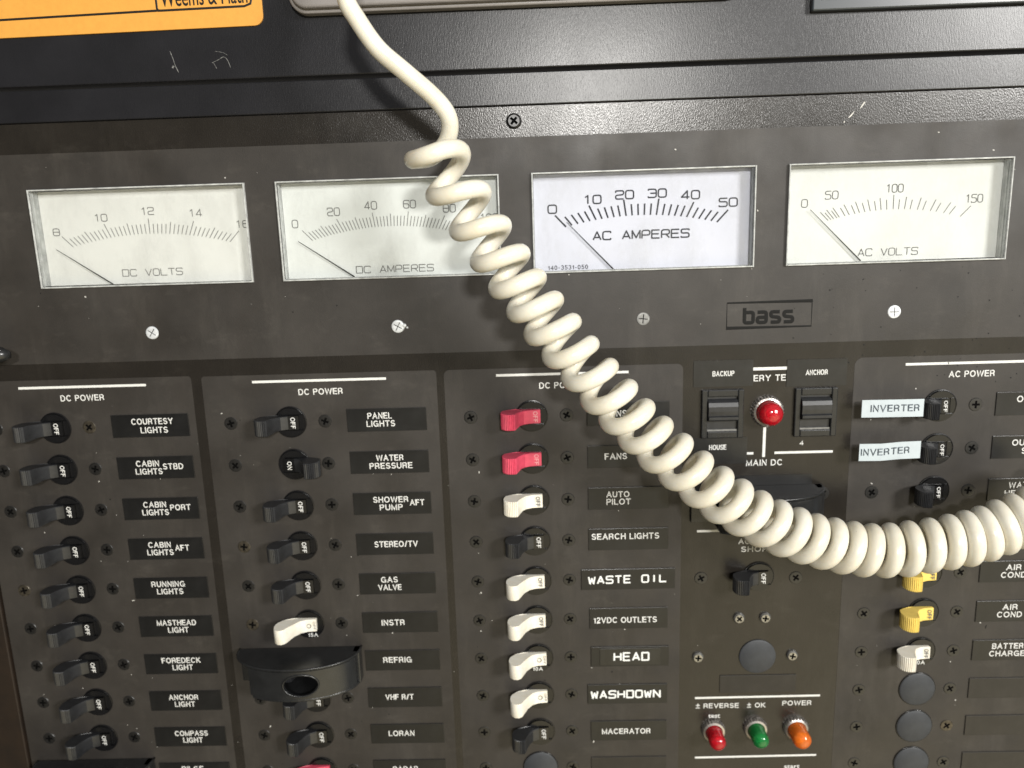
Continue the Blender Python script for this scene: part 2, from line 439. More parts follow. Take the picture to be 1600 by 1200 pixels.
def put_text(mb, txt, cu, cv, d, h, w=None, rot=0.0, bold=None, weight=.158, gap=None):
    # grotesque capitals drawn with strokes; h = capital height, w = full width of the line
    if any(c not in HG and c != ' ' for c in txt): return put_font(mb, txt, cu, cv, d, h, w, rot)
    gap = (.26 + weight * .55) if gap is None else gap
    x = 0; pos = []
    for c in txt:
        pos.append(x); x += (.52 if c == ' ' else HG[c][0] + gap)
    tot = x - gap; hh = h * (1 - weight); st = h * weight
    sx = hh if w is None else (w - st) / tot
    ca, sa = math.cos(rot), math.sin(rot)
    for c, p in zip(txt, pos):
        if c == ' ': continue
        for pl in HG[c][1]:
            cl = pl[-1] == 'c'; q = pl[:-1] if cl else pl
            pts = []
            for a, b in q:
                px = (p + a) * sx - tot * sx / 2; py = (b - .5) * hh
                pts.append((cu + px * ca - py * sa, cv + px * sa + py * ca, d))
            if not cl:                                   # square ends reach the full capital height
                for e0, e1 in ((0, 1), (-1, -2)):
                    v = Vector(pts[e0]) - Vector(pts[e1])
                    if v.length > .3 * h: pts[e0] = tuple(Vector(pts[e0]) + v.normalized() * st * .42)
            mb.tube(pts, st / 2, 6, .07 / st, cl)
    return mb

# ---- square technical lettering drawn with strokes
_O = [(0, 0), (1, 0), (1, 1), (0, 1), 'c']
G = {'0': [_O], 'O': [_O], 'D': [[(.7, 0), (0, 0), (0, 1), (.7, 1)], [(.7, 1), (1, 1), (1, .5)], [(1, .5), (1, 0), (.7, 0)]],
     '1': [[(.25, .78), (.6, 1), (.6, 0)]], '2': [[(0, .78), (0, 1), (1, 1), (1, .52), (0, .46), (0, 0), (1, 0)]],
     '3': [[(0, .84), (0, 1), (1, 1), (1, 0), (0, 0), (0, .16)], [(.25, .52), (1, .52)]],
     '4': [[(.72, 0), (.72, 1), (0, .25), (1, .25)]], '5': [[(1, 1), (0, 1), (0, .58), (1, .58), (1, 0), (0, 0), (0, .16)]],
     '6': [[(1, .86), (1, 1), (0, 1), (0, 0), (1, 0), (1, .56), (0, .56)]], '8': [_O, [(0, .52), (1, .52)]],
     'C': [[(1, .8), (1, 1), (0, 1), (0, 0), (1, 0), (1, .2)]], 'V': [[(0, 1), (.5, 0), (1, 1)]],
     'L': [[(0, 1), (0, 0), (1, 0)]], 'T': [[(0, 1), (1, 1)], [(.5, 1), (.5, 0)]],
     'S': [[(1, .84), (1, 1), (0, 1), (0, .52), (1, .52), (1, 0), (0, 0), (0, .16)]],
     'A': [[(0, 0), (.5, 1), (1, 0)], [(.18, .3), (.82, .3)]], 'M': [[(0, 0), (0, 1), (.5, .12), (1, 1), (1, 0)]],
     'P': [[(0, 0), (0, 1), (1, 1), (1, .42), (0, .42)]], 'E': [[(1, 1), (0, 1), (0, 0), (1, 0)], [(0, .52), (.9, .52)]],
     'R': [[(0, 0), (0, 1), (1, 1), (1, .45), (0, .45)], [(.55, .45), (1, 0)]], '-': [[(.15, .45), (.85, .45)]],
     'H': [[(0, 0), (0, 1)], [(1, 0), (1, 1)], [(0, .5), (1, .5)]], 'N': [[(0, 0), (0, 1), (1, 0), (1, 1)]],
     'W': [[(0, 1), (.22, 0), (.5, .75), (.78, 0), (1, 1)]], 'I': [[(.5, 0), (.5, 1)]],
     'b': [[(0, 1.45), (0, 0), (1, 0), (1, 1), (0, 1)]], 'a': [[(0, 1), (1, 1), (1, 0), (0, 0), (0, .5), (1, .5)]],
     's': [[(1, 1), (0, 1), (0, .55), (1, .45), (1, 0), (0, 0)]]}
def rounded(pl, w, h, rad):
    closed = pl[-1] == 'c'
    p = [Vector((a[0] * w, a[1] * h)) for a in (pl[:-1] if closed else pl)]
    out = []; n = len(p)
    for i in range(n):
        if not closed and i in (0, n - 1): out.append(p[i]); continue
        a, b, c = p[i - 1], p[i], p[(i + 1) % n]
        k = min(rad, (a - b).length * .45, (c - b).length * .45)
        q0 = b + (a - b).normalized() * k; q2 = b + (c - b).normalized() * k
        for t in (0, .33, .67, 1):
            out.append(q0 * (1 - t) ** 2 + b * 2 * t * (1 - t) + q2 * t * t)
    return out, closed
def put_strokes(mb, txt, cu, cv, d, h, w, stroke, adv=1.26, rad=0.28, tilt=0.0):
    n = len(txt); cw = w / (1 + adv * (n - 1)); x = cu - w / 2
    for ch in txt:
        if ch != ' ':
            for pl in G[ch]:
                q, cl = rounded(pl, cw, h, h * rad if (ch in '0O235683CSPRabs6' or (ch == 'D' and len(pl) == 3)) else 0.02 * h)
                mb.tube([(x + a.x, cv - h / 2 + a.y + (x + a.x - cu) * tilt, d) for a in q], stroke / 2, 8, 0.12 / max(stroke, .2), cl)
        x += cw * adv
    return mb

def spline(pts, per=10):
    P = [Vector(p) for p in pts]; out = []
    for i in range(len(P) - 1):
        a = P[max(i - 1, 0)]; b = P[i]; c = P[i + 1]; e2 = P[min(i + 2, len(P) - 1)]
        for k in range(per):
            t = k / per
            out.append(0.5 * ((2 * b) + (c - a) * t + (2 * a - 5 * b + 4 * c - e2) * t * t + (3 * b - a - 3 * c + e2) * t ** 3))
    out.append(P[-1]); return out

PITCH = 19.05
HOLE = {'a': -181.4, 'b': -77.7, 'c': 26.7, 'd': 199.6}      # breaker columns
METERS_U = [(-177.7, -87.8), (-75.1, 15.9), (29.1, 119.3), (132.2, 220.6)]
MV0, MV1 = 41.5, 81.8

# ------------------------------------------------------------------ the panel
def holed_sheet(u0, u1, v0, v1, d0, d1, holes):
    us = sorted({u0, u1, *[x for h in holes for x in h[:2]]}); vs = sorted({v0, v1, *[y for h in holes for y in h[2:]]})
    bm = bmesh.new(); g = {}
    for i, u in enumerate(us):
        for j, v in enumerate(vs): g[i, j] = bm.verts.new(W(u, v, d0))
    fs = []
    for i in range(len(us) - 1):
        for j in range(len(vs) - 1):
            cu = (us[i] + us[i + 1]) / 2; cv = (vs[j] + vs[j + 1]) / 2
            if any(h[0] < cu < h[1] and h[2] < cv < h[3] for h in holes): continue
            fs.append(bm.faces.new((g[i, j], g[i + 1, j], g[i + 1, j + 1], g[i, j + 1])))
    ex = bmesh.ops.extrude_face_region(bm, geom=fs)
    for v in ex['geom']:
        if isinstance(v, bmesh.types.BMVert): v.co += W(0, 0, d1 - d0)
    bmesh.ops.recalc_face_normals(bm, faces=bm.faces)
    for v in [v for v in bm.verts if not v.link_faces]: bm.verts.remove(v)
    me = bpy.data.meshes.new('panel'); bm.to_mesh(me); bm.free()
    return me
wins = [(a, b, MV0, MV1) for a, b in METERS_U]
panel = thing('switch_panel', (0, 0, 0), 'large dark electrical panel carrying all the meters, breakers and printed rules', 'panel')
me = holed_sheet(-218.5, 268, -245, 107.6, -4, 0, wins); me.materials.append(PANEL); obj('panel_plate', me, panel)
me = holed_sheet(-218.3, 266, 9.4, 95.9, 0.01, 0.09, wins); me.materials.append(FIELD); obj('printed_field', me, panel)
MB().prism(rrect(-218.3, -119.2, -230, 2.3, 1.5), 0.01, 0.09).build('printed_field', FIELD, panel)
MB().prism(rrect(-114.8, -13.5, -230, 2.0, 1.5), 0.01, 0.09).build('printed_field', FIELD, panel)
MB().prism(rrect(-10.3, 91.2, -230, 1.9, 2.5), 0.01, 0.09).build('printed_field', FIELD, panel)
MB().prism(rrect(162.9, 266, -230, 2.4, 3.5), 0.01, 0.09).build('printed_field', FIELD, panel)

def rule(u0, v0, u1, v1, w=1.05):
    dx, dy = u1 - u0, v1 - v0; L = math.hypot(dx, dy); nx, ny = -dy / L * w / 2, dx / L * w / 2
    MB().prism([(u0 - nx, v0 - ny), (u1 - nx, v1 - ny), (u1 + nx, v1 + ny), (u0 + nx, v0 + ny)], 0.1, 0.14).build('printed_rule', WHITEINK, panel)
rule(-195.1, -1.0, -139.1, -1.0); rule(-92.9, -1.0, -35.1, -1.0); rule(12.0, -1.0, 68.2, -1.0); rule(184.1, -1.0, 245, -1.0)
rule(102, -1.2, 155, -1.2, 1.3); rule(98.0, -38.2, 121.8, -38.2); rule(130.8, -38.2, 155.7, -38.2); rule(126.3, -24, 126.2, -40, 1.2)
rule(98.2, -73.4, 155, -73.4); rule(98.6, -155.4, 155.8, -155.0, 0.95); rule(99.1, -186.6, 155.5, -186.0, 0.95)
def heading(*a, **k):
    mb = MB(); put_text(mb, *a, **k); mb.build('printed_heading', WHITEINK, panel)
for cu in (-167.7, -63.7, 39.8): heading('DC POWER', cu, -5.9, 0.14, 2.75, 19.2)
heading('AC POWER', 211.8, -5.7, 0.14, 2.75, 19.0)
heading('BATTERY TEST', 124.9, -5.2, 0.14, 2.75, 29)
heading('MAIN DC', 126.6, -42.5, 0.14, 2.8, 15.6)
heading('AC', 119.0, -78.6, 0.14, 2.5, 5.0); heading('SHORE', 125.0, -82.3, 0.14, 2.6, 14.5)
heading('\u00b1 REVERSE', 108.9, -159.5, 0.14, 2.5, 19.8); heading('\u00b1 OK', 126.8, -159.5, 0.14, 2.5, 8.4)
heading('POWER', 145.4, -158.7, 0.14, 2.5, 13.3); heading('test', 107.6, -164.6, 0.14, 2.3, 5.4)
heading('start', 144.5, -191.9, 0.14, 2.4, 7.2)
heading('4', 142.2, -34.1, 0.14, 2.0, 1.7)

flecks = MB(); rc = random.Random(3)
def add_fleck(u, v, r, k=1.0, ang=None):
    n = rc.randint(5, 8); a0 = rc.uniform(0, 6.28) if ang is None else ang
    pts = []
    for i in range(n):
        a = 2 * math.pi * i / n; q = r * rc.uniform(.55, 1.1)
        x, y = q * math.cos(a) * k, q * math.sin(a)
        pts.append((u + x * math.cos(a0) - y * math.sin(a0), v + x * math.sin(a0) + y * math.cos(a0)))
    flecks.prism(pts, 0.1, 0.16)
for key, off in (('a', 0), ('b', 0), ('c', 0), ('d', 0)):
    for r in range(1, 11):
        hu = HOLE[key]
        for _ in range(2):
            if rc.random() < .6: add_fleck(hu + rc.choice((14.5, -26.5, 23.5, 40)) + rc.uniform(-3.6, 3.6), -PITCH * r + rc.choice((-5.6, 4.4, -5.8)) + rc.uniform(-.4, .4), rc.uniform(.12, .38), rc.uniform(1, 2.4))  # chips, plus glints painted in beside the screws and plates
for u, v in ((87, 89), (190.5, 92), (212.5, 84.5), (-95.5, 84), (-160, 37.5), (120.4, 64), (189, -11.5), (-196, -113), (-192, -151)):
    add_fleck(u, v, .35, 1.4)
for _ in range(70): add_fleck(rc.uniform(-205, 230), rc.uniform(-190, 95) , rc.uniform(.06, .16), 1.3)
for u, v, r, k, a in ((160.2, 103.5, .35, 6, .95), (155.8, 99.6, .35, 6, .85), (153.3, 97.2, .4, 1.2, .2)): add_fleck(u, v, r, k, a)
flecks.build('chips_and_glints', CHIP_GLINT, panel)
specks = MB(); _sv = flecks
flecks = specks
for _ in range(46): add_fleck(rc.uniform(135, 232), rc.uniform(-12, 40), rc.uniform(.18, .45), 1.1)
for _ in range(30): add_fleck(rc.uniform(-200, 130), rc.uniform(-190, 40), rc.uniform(.15, .4), 1.2)
add_fleck(228, -122, .35, 4, 1.3)
specks.build('dark_specks', SPECK, panel)

badge = MB()
b0, b1, c0, c1 = 109.0, 144.0, 16.4, 26.9
badge.tube([(b0, c0, .12), (b1, c0, .12), (b1, c1, .12), (b0, c1, .12)], .33, 8, .2, True)
for ch, cu in (('b', 118.1), ('a', 123.5), ('s', 129.0), ('s', 134.4)):
    put_strokes(badge, ch, cu + (0 if ch != 'b' else 0), 20.6, .13, 4.3, 3.6, 1.5, rad=.22)
badge.build('maker_badge', BADGE, panel)

# rail and upper panel above it, trim at the left
tag(MB().box(-262, 285, 107.9, 120.1, -6, 1.3).build('frame_rail', UPPER, bevel=.4), 'narrow black horizontal rail between the switch panel and the upper panel', 'rail')
up = thing('upper_panel', (0, 160, 0), 'wide black grained panel across the top carrying radio and orange card', 'panel')
MB().box(-262, 285, -38.7, 60, -6, 2.6).build('panel_board', UPPER, up, bevel=.5)
scr = MB()
def scratch(pts, w):
    scr.tube([(a, b - 160, 2.62) for a, b in spline(pts, 5)], lambda i: w * random.uniform(.4, 1.1), 6, .3)
scratch([(-111.2, 132.4), (-110.3, 129.5), (-109.8, 127.3), (-108.7, 124.5)], .22)
scratch([(-110.4, 127), (-111, 126.2)], .4)
scratch([(-95, 127.6), (-92.5, 128.6), (-90.2, 129.6), (-88.8, 128.3), (-87.9, 125.6)], .16)
scratch([(-94.4, 127.4), (-93.4, 125.4)], .12); scratch([(-93.5, 131.8), (-90.4, 131.2), (-88.7, 130.2)], .1)
scr.build('scratch_marks', SCRATCH, up)
tag(MB().box(-262, -219, -245, 107.5, -8, 1.5).build('wood_trim', WOOD, bevel=.6), 'dark brown wooden trim along the left edge of the panel', 'trim')

# ------------------------------------------------------------------ meters
def ticks(mb, ub, vb, sag, n, length, stroke, ang, center, half):
    pass
def tick_set(mb, c, hw, vmid, sag, n, longn, medn, l0, l1, l2, st, d, angmax=45, fr=None):
    for i in range(n + 1):
        t = (i / n * 2 - 1) if fr is None else fr[i][0]
        u = c + hw * t; v = vmid - sag * t * t
        a = R(angmax) * t
        kind = ('L' if i % longn == 0 else ('M' if medn and i % medn == 0 else 'S')) if fr is None else fr[i][1]
        L = {'L': l2, 'M': l1, 'S': l0}[kind]
        mb.tube([(u, v, d), (u + math.sin(a) * L, v + math.cos(a) * L, d)], st / 2, 6, .3)

def meter(i, label, face, ink, draw, needle):
    u0, u1 = METERS_U[i]; cu, cv = (u0 + u1) / 2, (MV0 + MV1) / 2; hu, hv = (u1 - u0) / 2, (MV1 - MV0) / 2
    root = thing('panel_meter', (cu, cv, 0), label, 'meter', 'analogue meters in a row across the panel')
    c = MB(); t = 0.5; D = -5.6
    c.box(-hu, -hu + t, -hv, hv, D, .5); c.box(hu - t, hu, -hv, hv, D, .5)
    c.box(-hu + t, hu - t, -hv, -hv + t, D, .5); c.box(-hu + t, hu - t, hv - t, hv, D, .5); c.box(-hu, hu, -hv, hv, D - 1.5, D)
    for k, (dd, ins) in enumerate(((-1.4, .75), (-3.4, .62))):
        c.box(-hu + t, -hu + ins, -hv + t, hv - t, dd - .35, dd); c.box(hu - ins, hu - t, -hv + t, hv - t, dd - .35, dd)
        c.box(-hu + ins, hu - ins, -hv + t, -hv + ins, dd - .35, dd); c.box(-hu + ins, hu - ins, hv - ins, hv - t, dd - .35, dd)
    c.build('case', CASE, root)
    f = MB().box(-hu + t + .1, hu - t - .1, -hv + t + .1, hv - t - .1, D + .02, -5.0); f.build('dial', face, root)
    s1, s2 = MB(), MB(); draw(s1, s2, cu, cv)
    def pull(m):
        m.v = [((a + cu - 27.6) * DK + 27.6 - cu, (b + cv - 60.5) * DK + 60.5 - cv, c) for a, b, c in m.v]
    pull(s1); pull(s2)
    s1.build('scale_marks', ink, root); s2.build('lettering', ink, root)
    (a, b), (a2, b2) = needle
    n = MB().tube([(a - cu, b - cv, -3.6), (a2 - cu, b2 - cv, -3.6)], lambda k: (.12, .30)[k], 8); pull(n); n.build('needle', NEEDLE, root)
    cov = MB().box(-hu + .62, hu - .62, -hv + .62, hv - .62, -.2, 1.3); cov.build('clear_cover', GLASS, root, bevel=.7, seg=3)
    r = MB(); w = .6
    r.box(-hu, -hu + w, -hv, hv, .52, 1.4); r.box(hu - w, hu, -hv, hv, .52, 1.4)
    r.box(-hu + w, hu - w, -hv, -hv + w, .52, 1.4); r.box(-hu + w, hu - w, hv - w, hv, .52, 1.4)
    r.build('cover_rim', RIM, root, bevel=.2)
    return root

TD = -4.9
DK = (321.4 + 5.0) / (321.4 + 8.0)     # the printing was measured 8 mm behind the panel face, the dial lies 5 mm behind it
def draw1(s, l, cu, cv):
    tick_set(s, -133.1 - cu, 33.8, 62.8 - cv, 4.5, 40, 10, 5, 4.0, 4.9, 6.2, .30, TD, 44)
    for tx, u, v in (('8', -173.3, 64.6), ('10', -153.5, 70.0), ('12', -133.2, 72.1), ('14', -112.8, 70.7), ('16', -93.4, 65.5)):
        put_strokes(l, tx, u - cu, v - cv, TD, 2.9, 2.7 if len(tx) == 1 else 5.6, .34)
    put_strokes(l, 'DC VOLTS', -134.1 - cu, 46.6 - cv, TD, 2.8, 26, .34)
def draw2(s, l, cu, cv):
    tick_set(s, -30.3 - cu, 33.6, 62.7 - cv, 5.0, 50, 10, 5, 4.2, 5.1, 6.0, .30, TD, 44)
    for tx, u, v in (('0', -70.9, 64.8), ('20', -54.2, 69.3), ('40', -38.4, 71.4), ('60', -22.0, 71.4), ('80', -5.4, 69.2), ('100', 11.0, 64.8)):
        put_strokes(l, tx, u - cu, v - cv, TD, 3.2, 2.4 if len(tx) == 1 else (5.1 if len(tx) == 2 else 7.4), .36)
    put_strokes(l, 'DC AMPERES', -29.8 - cu, 44.9 - cv, TD, 2.8, 33, .36)
def draw3(s, l, cu, cv):
    tick_set(s, 74.6 - cu, 31.4, 63.9 - cv, 3.9, 25, 5, 0, 4.6, 5, 6.6, .66, TD, 43)
    for tx, u, v in (('0', 37.6, 67.4), ('10', 54.2, 70.8), ('20', 67.7, 72.3), ('30', 81.2, 72.5), ('40', 94.9, 71.4), ('50', 110.5, 67.9)):
        put_strokes(l, tx, u - cu, v - cv, TD, 3.3, 3.5 if len(tx) == 1 else 7.4, .58)
    put_strokes(l, 'AC AMPERES', 74.5 - cu, 55.9 - cv, TD, 3.3, 40, .60)
    put_text(l, '140-3531-050', 43.7 - cu, 43.2 - cv, TD, 1.9, 17, bold=.02)
def draw4(s, l, cu, cv):
    xs = [(330, 'M'), (350, 'S'), (370, 'M'), (392, 'S'), (410, 'M'), (450, 'S'), (480, 'M'), (520, 'S'), (552, 'M'), (590, 'S'), (628, 'M'), (668, 'S'), (705, 'M'), (745, 'S'), (790, 'L'),
          (828, 'S'), (870, 'M'), (910, 'S'), (962, 'M'), (1000, 'S'), (1055, 'M'), (1095, 'S'), (1150, 'M'), (1192, 'S'), (1270, 'L')]
    fr = [((x - 798) / 470.0, k) for x, k in xs]
    tick_set(s, 178.8 - cu, 27.0, 62.9 - cv, 3.8, len(fr) - 1, 1, 1, 3.9, 4.9, 5.8, .26, TD, 44, fr)
    for tx, u, v in (('0', 141.9, 66.4), ('50', 152.9, 69.4), ('100', 178.4, 71.3), ('150', 211.0, 66.2)):
        put_strokes(l, tx, u - cu, v - cv, TD, 3.2, 2.4 if len(tx) == 1 else (5.2 if len(tx) == 2 else 7.0), .32)
    put_strokes(l, 'AC VOLTS', 177.3 - cu, 45.6 - cv, TD, 2.9, 24.6, .32)
meter(0, 'white DC VOLTS meter with scale from 8 to 16', DIAL, DIALINK, draw1, ((-173.6, 57.4), (-151.0, 42.0)))
meter(1, 'white DC AMPERES meter partly behind the coiled cord', DIALGREY, DIALINK, draw2, ((-69.8, 57.6), (-47.0, 42.1)))
meter(2, 'lilac-white AC AMPERES meter with bold marks from 0 to 50', DIALL, DARKINK, draw3, ((43.4, 62.0), (62.8, 41.9)))
meter(3, 'white AC VOLTS meter with scale up to 150', DIALW, GREYINK, draw4, ((143.9, 63.8), (165.6, 42.3)))

# ------------------------------------------------------------------ screws
def screw_proto(r, dome, head_mat, kl=.56, kw=.13):
    bm = bmesh.new(); n = 28
    def ring(rad, d): return [bm.verts.new(W(rad * math.cos(2 * math.pi * i / n), rad * math.sin(2 * math.pi * i / n), d)) for i in range(n)]
    a = ring(r, 0.02); b = ring(r * .93, .25 + dome * .55); c = ring(r * .72, .28 + dome)
    for p, q in ((a, b), (b, c)):
        for i in range(n): bm.faces.new((p[i], p[(i + 1) % n], q[(i + 1) % n], q[i]))
    L, w = r * kl, r * kw * (1.2 if kw > .1 else 1)
    cross = [(w, w), (w, L), (-w, L), (-w, w), (-L, w), (-L, -w), (-w, -w), (-w, -L), (w, -L), (w, -w), (L, -w), (L, w)]
    top = .28 + dome
    cv = [bm.verts.new(W(x, y, top)) for x, y in cross]
    ed = [bm.edges.new((cv[i], cv[(i + 1) % 12])) for i in range(12)]
    oe = [bm.edges.get((c[i], c[(i + 1) % n])) for i in range(n)]
    bmesh.ops.triangle_fill(bm, edges=ed + oe, use_beauty=True)
    for f in [f for f in bm.faces if all(v in cv for v in f.verts)]: bm.faces.remove(f)
    lo = [bm.verts.new(W(x * .92, y * .92, top - (.26 if dome < .5 else .8))) for x, y in cross]
    wall = [bm.faces.new((cv[i], cv[(i + 1) % 12], lo[(i + 1) % 12], lo[i])) for i in range(12)]
    wall.append(bm.faces.new(lo))
    bmesh.ops.recalc_face_normals(bm, faces=bm.faces)
    for f in wall: f.material_index = 1
    me = bpy.data.meshes.new('screw_head'); bm.to_mesh(me); bm.free()
    me.materials.append(head_mat); me.materials.append(RECESS_SHADE)
    return me
SCREW_ME = {'b': screw_proto(2.9, 0, SCREWB), 't': screw_proto(2.9, 0, SCREWT), 's': screw_proto(2.75, .1, SCREWS, .69, .055), 'g': screw_proto(2.75, 0, SCREWG, .69, .07), 'p': screw_proto(3.1, 1.2, SCREWB), 'ps': screw_proto(2.6, 1.2, SCREWM)}
rs = random.Random(11)
def screw(u, v, kind, label, group, d=0.09, roll=None):
    o = obj('panel_screw', SCREW_ME[kind], None, (u, v, d))
    o.rotation_euler = (0, rs.uniform(0, 1.57) if roll is None else roll, 0)
    return tag(o, label, 'screw', group)
MG = 'screws in a row below the meters'
screw(-133.5, 21.5, 's', 'bright round screw below the DC VOLTS meter', MG, roll=.6)
screw(-28.6, 21.2, 's', 'bright chipped screw below the DC AMPERES meter', MG, roll=.5)
screw(74.3, 21.4, 'g', 'dull grey screw below the AC AMPERES meter', MG, roll=.1)
screw(177.8, 21.3, 's', 'bright white screw below the AC VOLTS meter', MG, roll=0)
screw(22.8, 102.0, 'p', 'black domed screw in the glossy strip above the meters', None, d=0)
ch2 = MB()
for a, b, r in ((2.7, .3, .9), (3.9, -.6, .5), (2.2, -1.2, .4)): ch2.lathe([(r, 0), (r * .9, .35), (r * .4, .6)], 9, a, b)
tag(ch2.build('solder_crumbs', SCREWS, None, (-28.6, 21.2, .09)), 'tiny shiny metal crumbs beside the chipped screw below DC AMPERES', 'metal crumbs')

# ------------------------------------------------------------------ breakers
def handle_mesh(m, late):
    w = 3.0
    prof = [(3.7, -.5), (3.7, 1.7), (-.6, 2.2), (-3.4, 3.5), (-5.0, 5.6), (-6.3, 8.8), (-6.9, 11.0), (-7.5, 11.7)]
    if late:
        prof = [(3.7, -.5), (3.7, 1.9), (-.4, 2.4), (-3.0, 3.6), (-5.4, 6.6), (-7.2, 10.2), (-8.0, 11.8), (-9.4, 12.7), (-11.2, 12.5), (-12.6, 11.2), (-13.3, 9.0), (-13.2, 6.8), (-12.6, 5.2)]
    else:                                                 # ribbed rounded end
        k = 0
        c = [(-7.5, 11.7), (-9.0, 11.9), (-10.5, 11.6), (-11.8, 10.7), (-12.8, 9.2), (-13.1, 7.2), (-12.9, 5.6), (-12.4, 4.2)]
        q = spline([(a, 0, b) for a, b in c], 4)
        for p in q[1:]:
            k += 1
            o = .30 if k % 2 else 0
            ctr = Vector((-8.5, 0, 6)); dirv = (p - ctr).normalized()
            p2 = p - dirv * o
            prof.append((p2.x, p2.z))
    prof += [(-10.5, 2.9), (-7.0, 1.6), (-4.2, .4), (-4.0, -.5)]
    mb = MB()
    n = len(prof)
    # slices along v, slightly pinched at the two ends for a moulded edge
    sl = [(-w, .93), (-w + .25, 1.0), (w - .25, 1.0), (w, .93)]
    cx = sum(p[0] for p in prof) / n; cz = sum(p[1] for p in prof) / n
    vs = []
    for vv, sc in sl:
        for p in prof:
            fl = 1.0 + (0.14 if p[0] < -6 else 0.0)
            x = p[0]; z = p[1]
            if sc < 1: x = cx + (x - cx) * .985; z = z - .22 if z > 1 else z
            vs.append((x, vv * fl, z))
    fs = []
    for j in range(3):
        for i in range(n): fs.append((j * n + i, (j + 1) * n + i, (j + 1) * n + (i + 1) % n, j * n + (i + 1) % n))
    fs.append(tuple(range(n))); fs.append(tuple(range(3 * n, 4 * n))[::-1])
    mb.add(vs, fs)
    me = mb.mesh('handle', m); shade_by_angle(me, 42 if late else 24)
    return me

def seg_poly(r, v0, sgn, n=14):
    a0 = math.asin(v0 / r); pts = []
    for i in range(n + 1):
        a = a0 + (math.pi - 2 * a0) * i / n; pts.append((r * math.cos(a), r * math.sin(a) * sgn))
    return pts if sgn > 0 else pts[::-1]
def bushing_mesh():
    mb = MB()
    mb.lathe([(6.75, 0), (6.7, .3)], 40)                                    # back disc
    mb.tube([(6.75 * math.cos(2 * math.pi * i / 40), 6.75 * math.sin(2 * math.pi * i / 40), .25) for i in range(40)], .28, 6, 1.0, True)
    for sg in (1, -1):
        mb.prism(seg_poly(6.35, 3.55, sg), .3, 1.25)                        # the two raised cheeks beside the slot
    mb.box(4.0, 5.6, -3.2, 3.2, .3, .7)
    me = mb.mesh('bushing', BLACKP); shade_by_angle(me, 40)
    return me
BUSH = bushing_mesh()
HMESH = {k: handle_mesh(m, k in ('w2', 'w3')) for k, m in (('k', BLACKH), ('r', REDP), ('w', WHITEP), ('w2', WHITEP), ('w3', WHITEP), ('y', YELLOWP))}
_mp = MB().profile([(3.85, -.4), (3.85, 1.85), (-.55, 2.3), (-.55, .5)], -3.06, 3.06)
MARKP = _mp.mesh('marking_plate', BLACKP)
_mp.v = [(-a, b, c) for a, b, c in _mp.v]; MARKP_ON = _mp.mesh('marking_plate', BLACKP)
def txt_me(fn, m):
    mb = MB(); fn(mb); return mb.mesh('lettering', m)
OFFW = txt_me(lambda b: put_text(b, 'OFF', 1.55, 0, 2.3, 2.0, 5.0, -math.pi / 2), WHITEINK)
OFFG = txt_me(lambda b: put_text(b, 'OFF', 1.75, 0, 2.36, 1.9, 4.6, -math.pi / 2, bold=0.0), GREYINK)
PINKINK = mat('pale_pink_ink', (0.72, 0.35, 0.36), 0.5, 0.3)
OFFP = txt_me(lambda b: put_text(b, 'OFF', 1.55, 0, 2.06, 1.9, 4.8, -math.pi / 2, bold=0.0), PINKINK)
OFFL = txt_me(lambda b: (b.tube([(.4 + .95 * math.cos(a * .3927), .95 * math.sin(a * .3927), 2.42) for a in range(16)], .16, 6, .4, True), put_text(b, 'OFF', 2.75, 0, 2.14, 1.1, 3.9, -math.pi / 2, bold=0.0)), GREYINK)
AMP15 = txt_me(lambda b: put_text(b, '15A', 1.6, -5.0, 1.3, 1.9, 4.6), WHITEINK)
AMP10 = txt_me(lambda b: put_text(b, '10A', -.4, -5.0, 1.3, 1.9, 4.6), WHITEINK)
ONW = txt_me(lambda b: put_text(b, 'ON', -1.6, 0, 2.3, 2.0, 3.8, -math.pi / 2), WHITEINK)
BG = 'toggle circuit breakers set into the panel'
def breaker(u, v, kind, label, marks, on=False):
    root = thing('circuit_breaker', (u, v, .09), label, 'breaker', BG)
    obj('bushing', BUSH, root)
    h = obj('handle', HMESH[kind], root)
    if on: h.scale = (-1, 1, 1)
    if kind in ('k', 'on'):
        pm = obj('marking_plate', MARKP if kind == 'k' else MARKP_ON, h)
    for m in marks: obj('lettering', m, h if m not in (AMP15, AMP10, ONW) else root)
    return root
# flip the mesh properly for the ON handle
def mirrored(me):
    bm = bmesh.new(); bm.from_mesh(me)
    for v in bm.verts: v.co.x = -v.co.x
    bmesh.ops.reverse_faces(bm, faces=bm.faces)
    m2 = bpy.data.meshes.new('handle'); bm.to_mesh(m2); bm.free()
    m2.materials.append(me.materials[0]); return m2
HMESH['on'] = mirrored(HMESH['k'])

ROWS = {
 'a': ['COURTESY LIGHTS', 'CABIN LIGHTS STBD', 'CABIN LIGHTS PORT', 'CABIN LIGHTS AFT', 'RUNNING LIGHTS', 'MASTHEAD LIGHT', 'FOREDECK LIGHT', 'ANCHOR LIGHT', 'COMPASS LIGHT', 'BILGE'],
 'b': ['PANEL LIGHTS', 'WATER PRESSURE', 'SHOWER PUMP AFT', 'STEREO/TV', 'GAS VALVE', 'INSTR', 'REFRIG', 'VHF R/T', 'LORAN', 'RADAR'],
 'c': ['upper FANS', 'lower FANS', 'AUTO PILOT', 'SEARCH LIGHTS', 'WASTE OIL', '12VDC OUTLETS', 'HEAD', 'WASHDOWN', 'MACERATOR', None],
 'd': ['upper OUTLETS', 'lower OUTLETS', 'WATER HEATER', None, 'upper AIR COND', 'lower AIR COND', 'BATTERY CHARGER', None, None, None]}
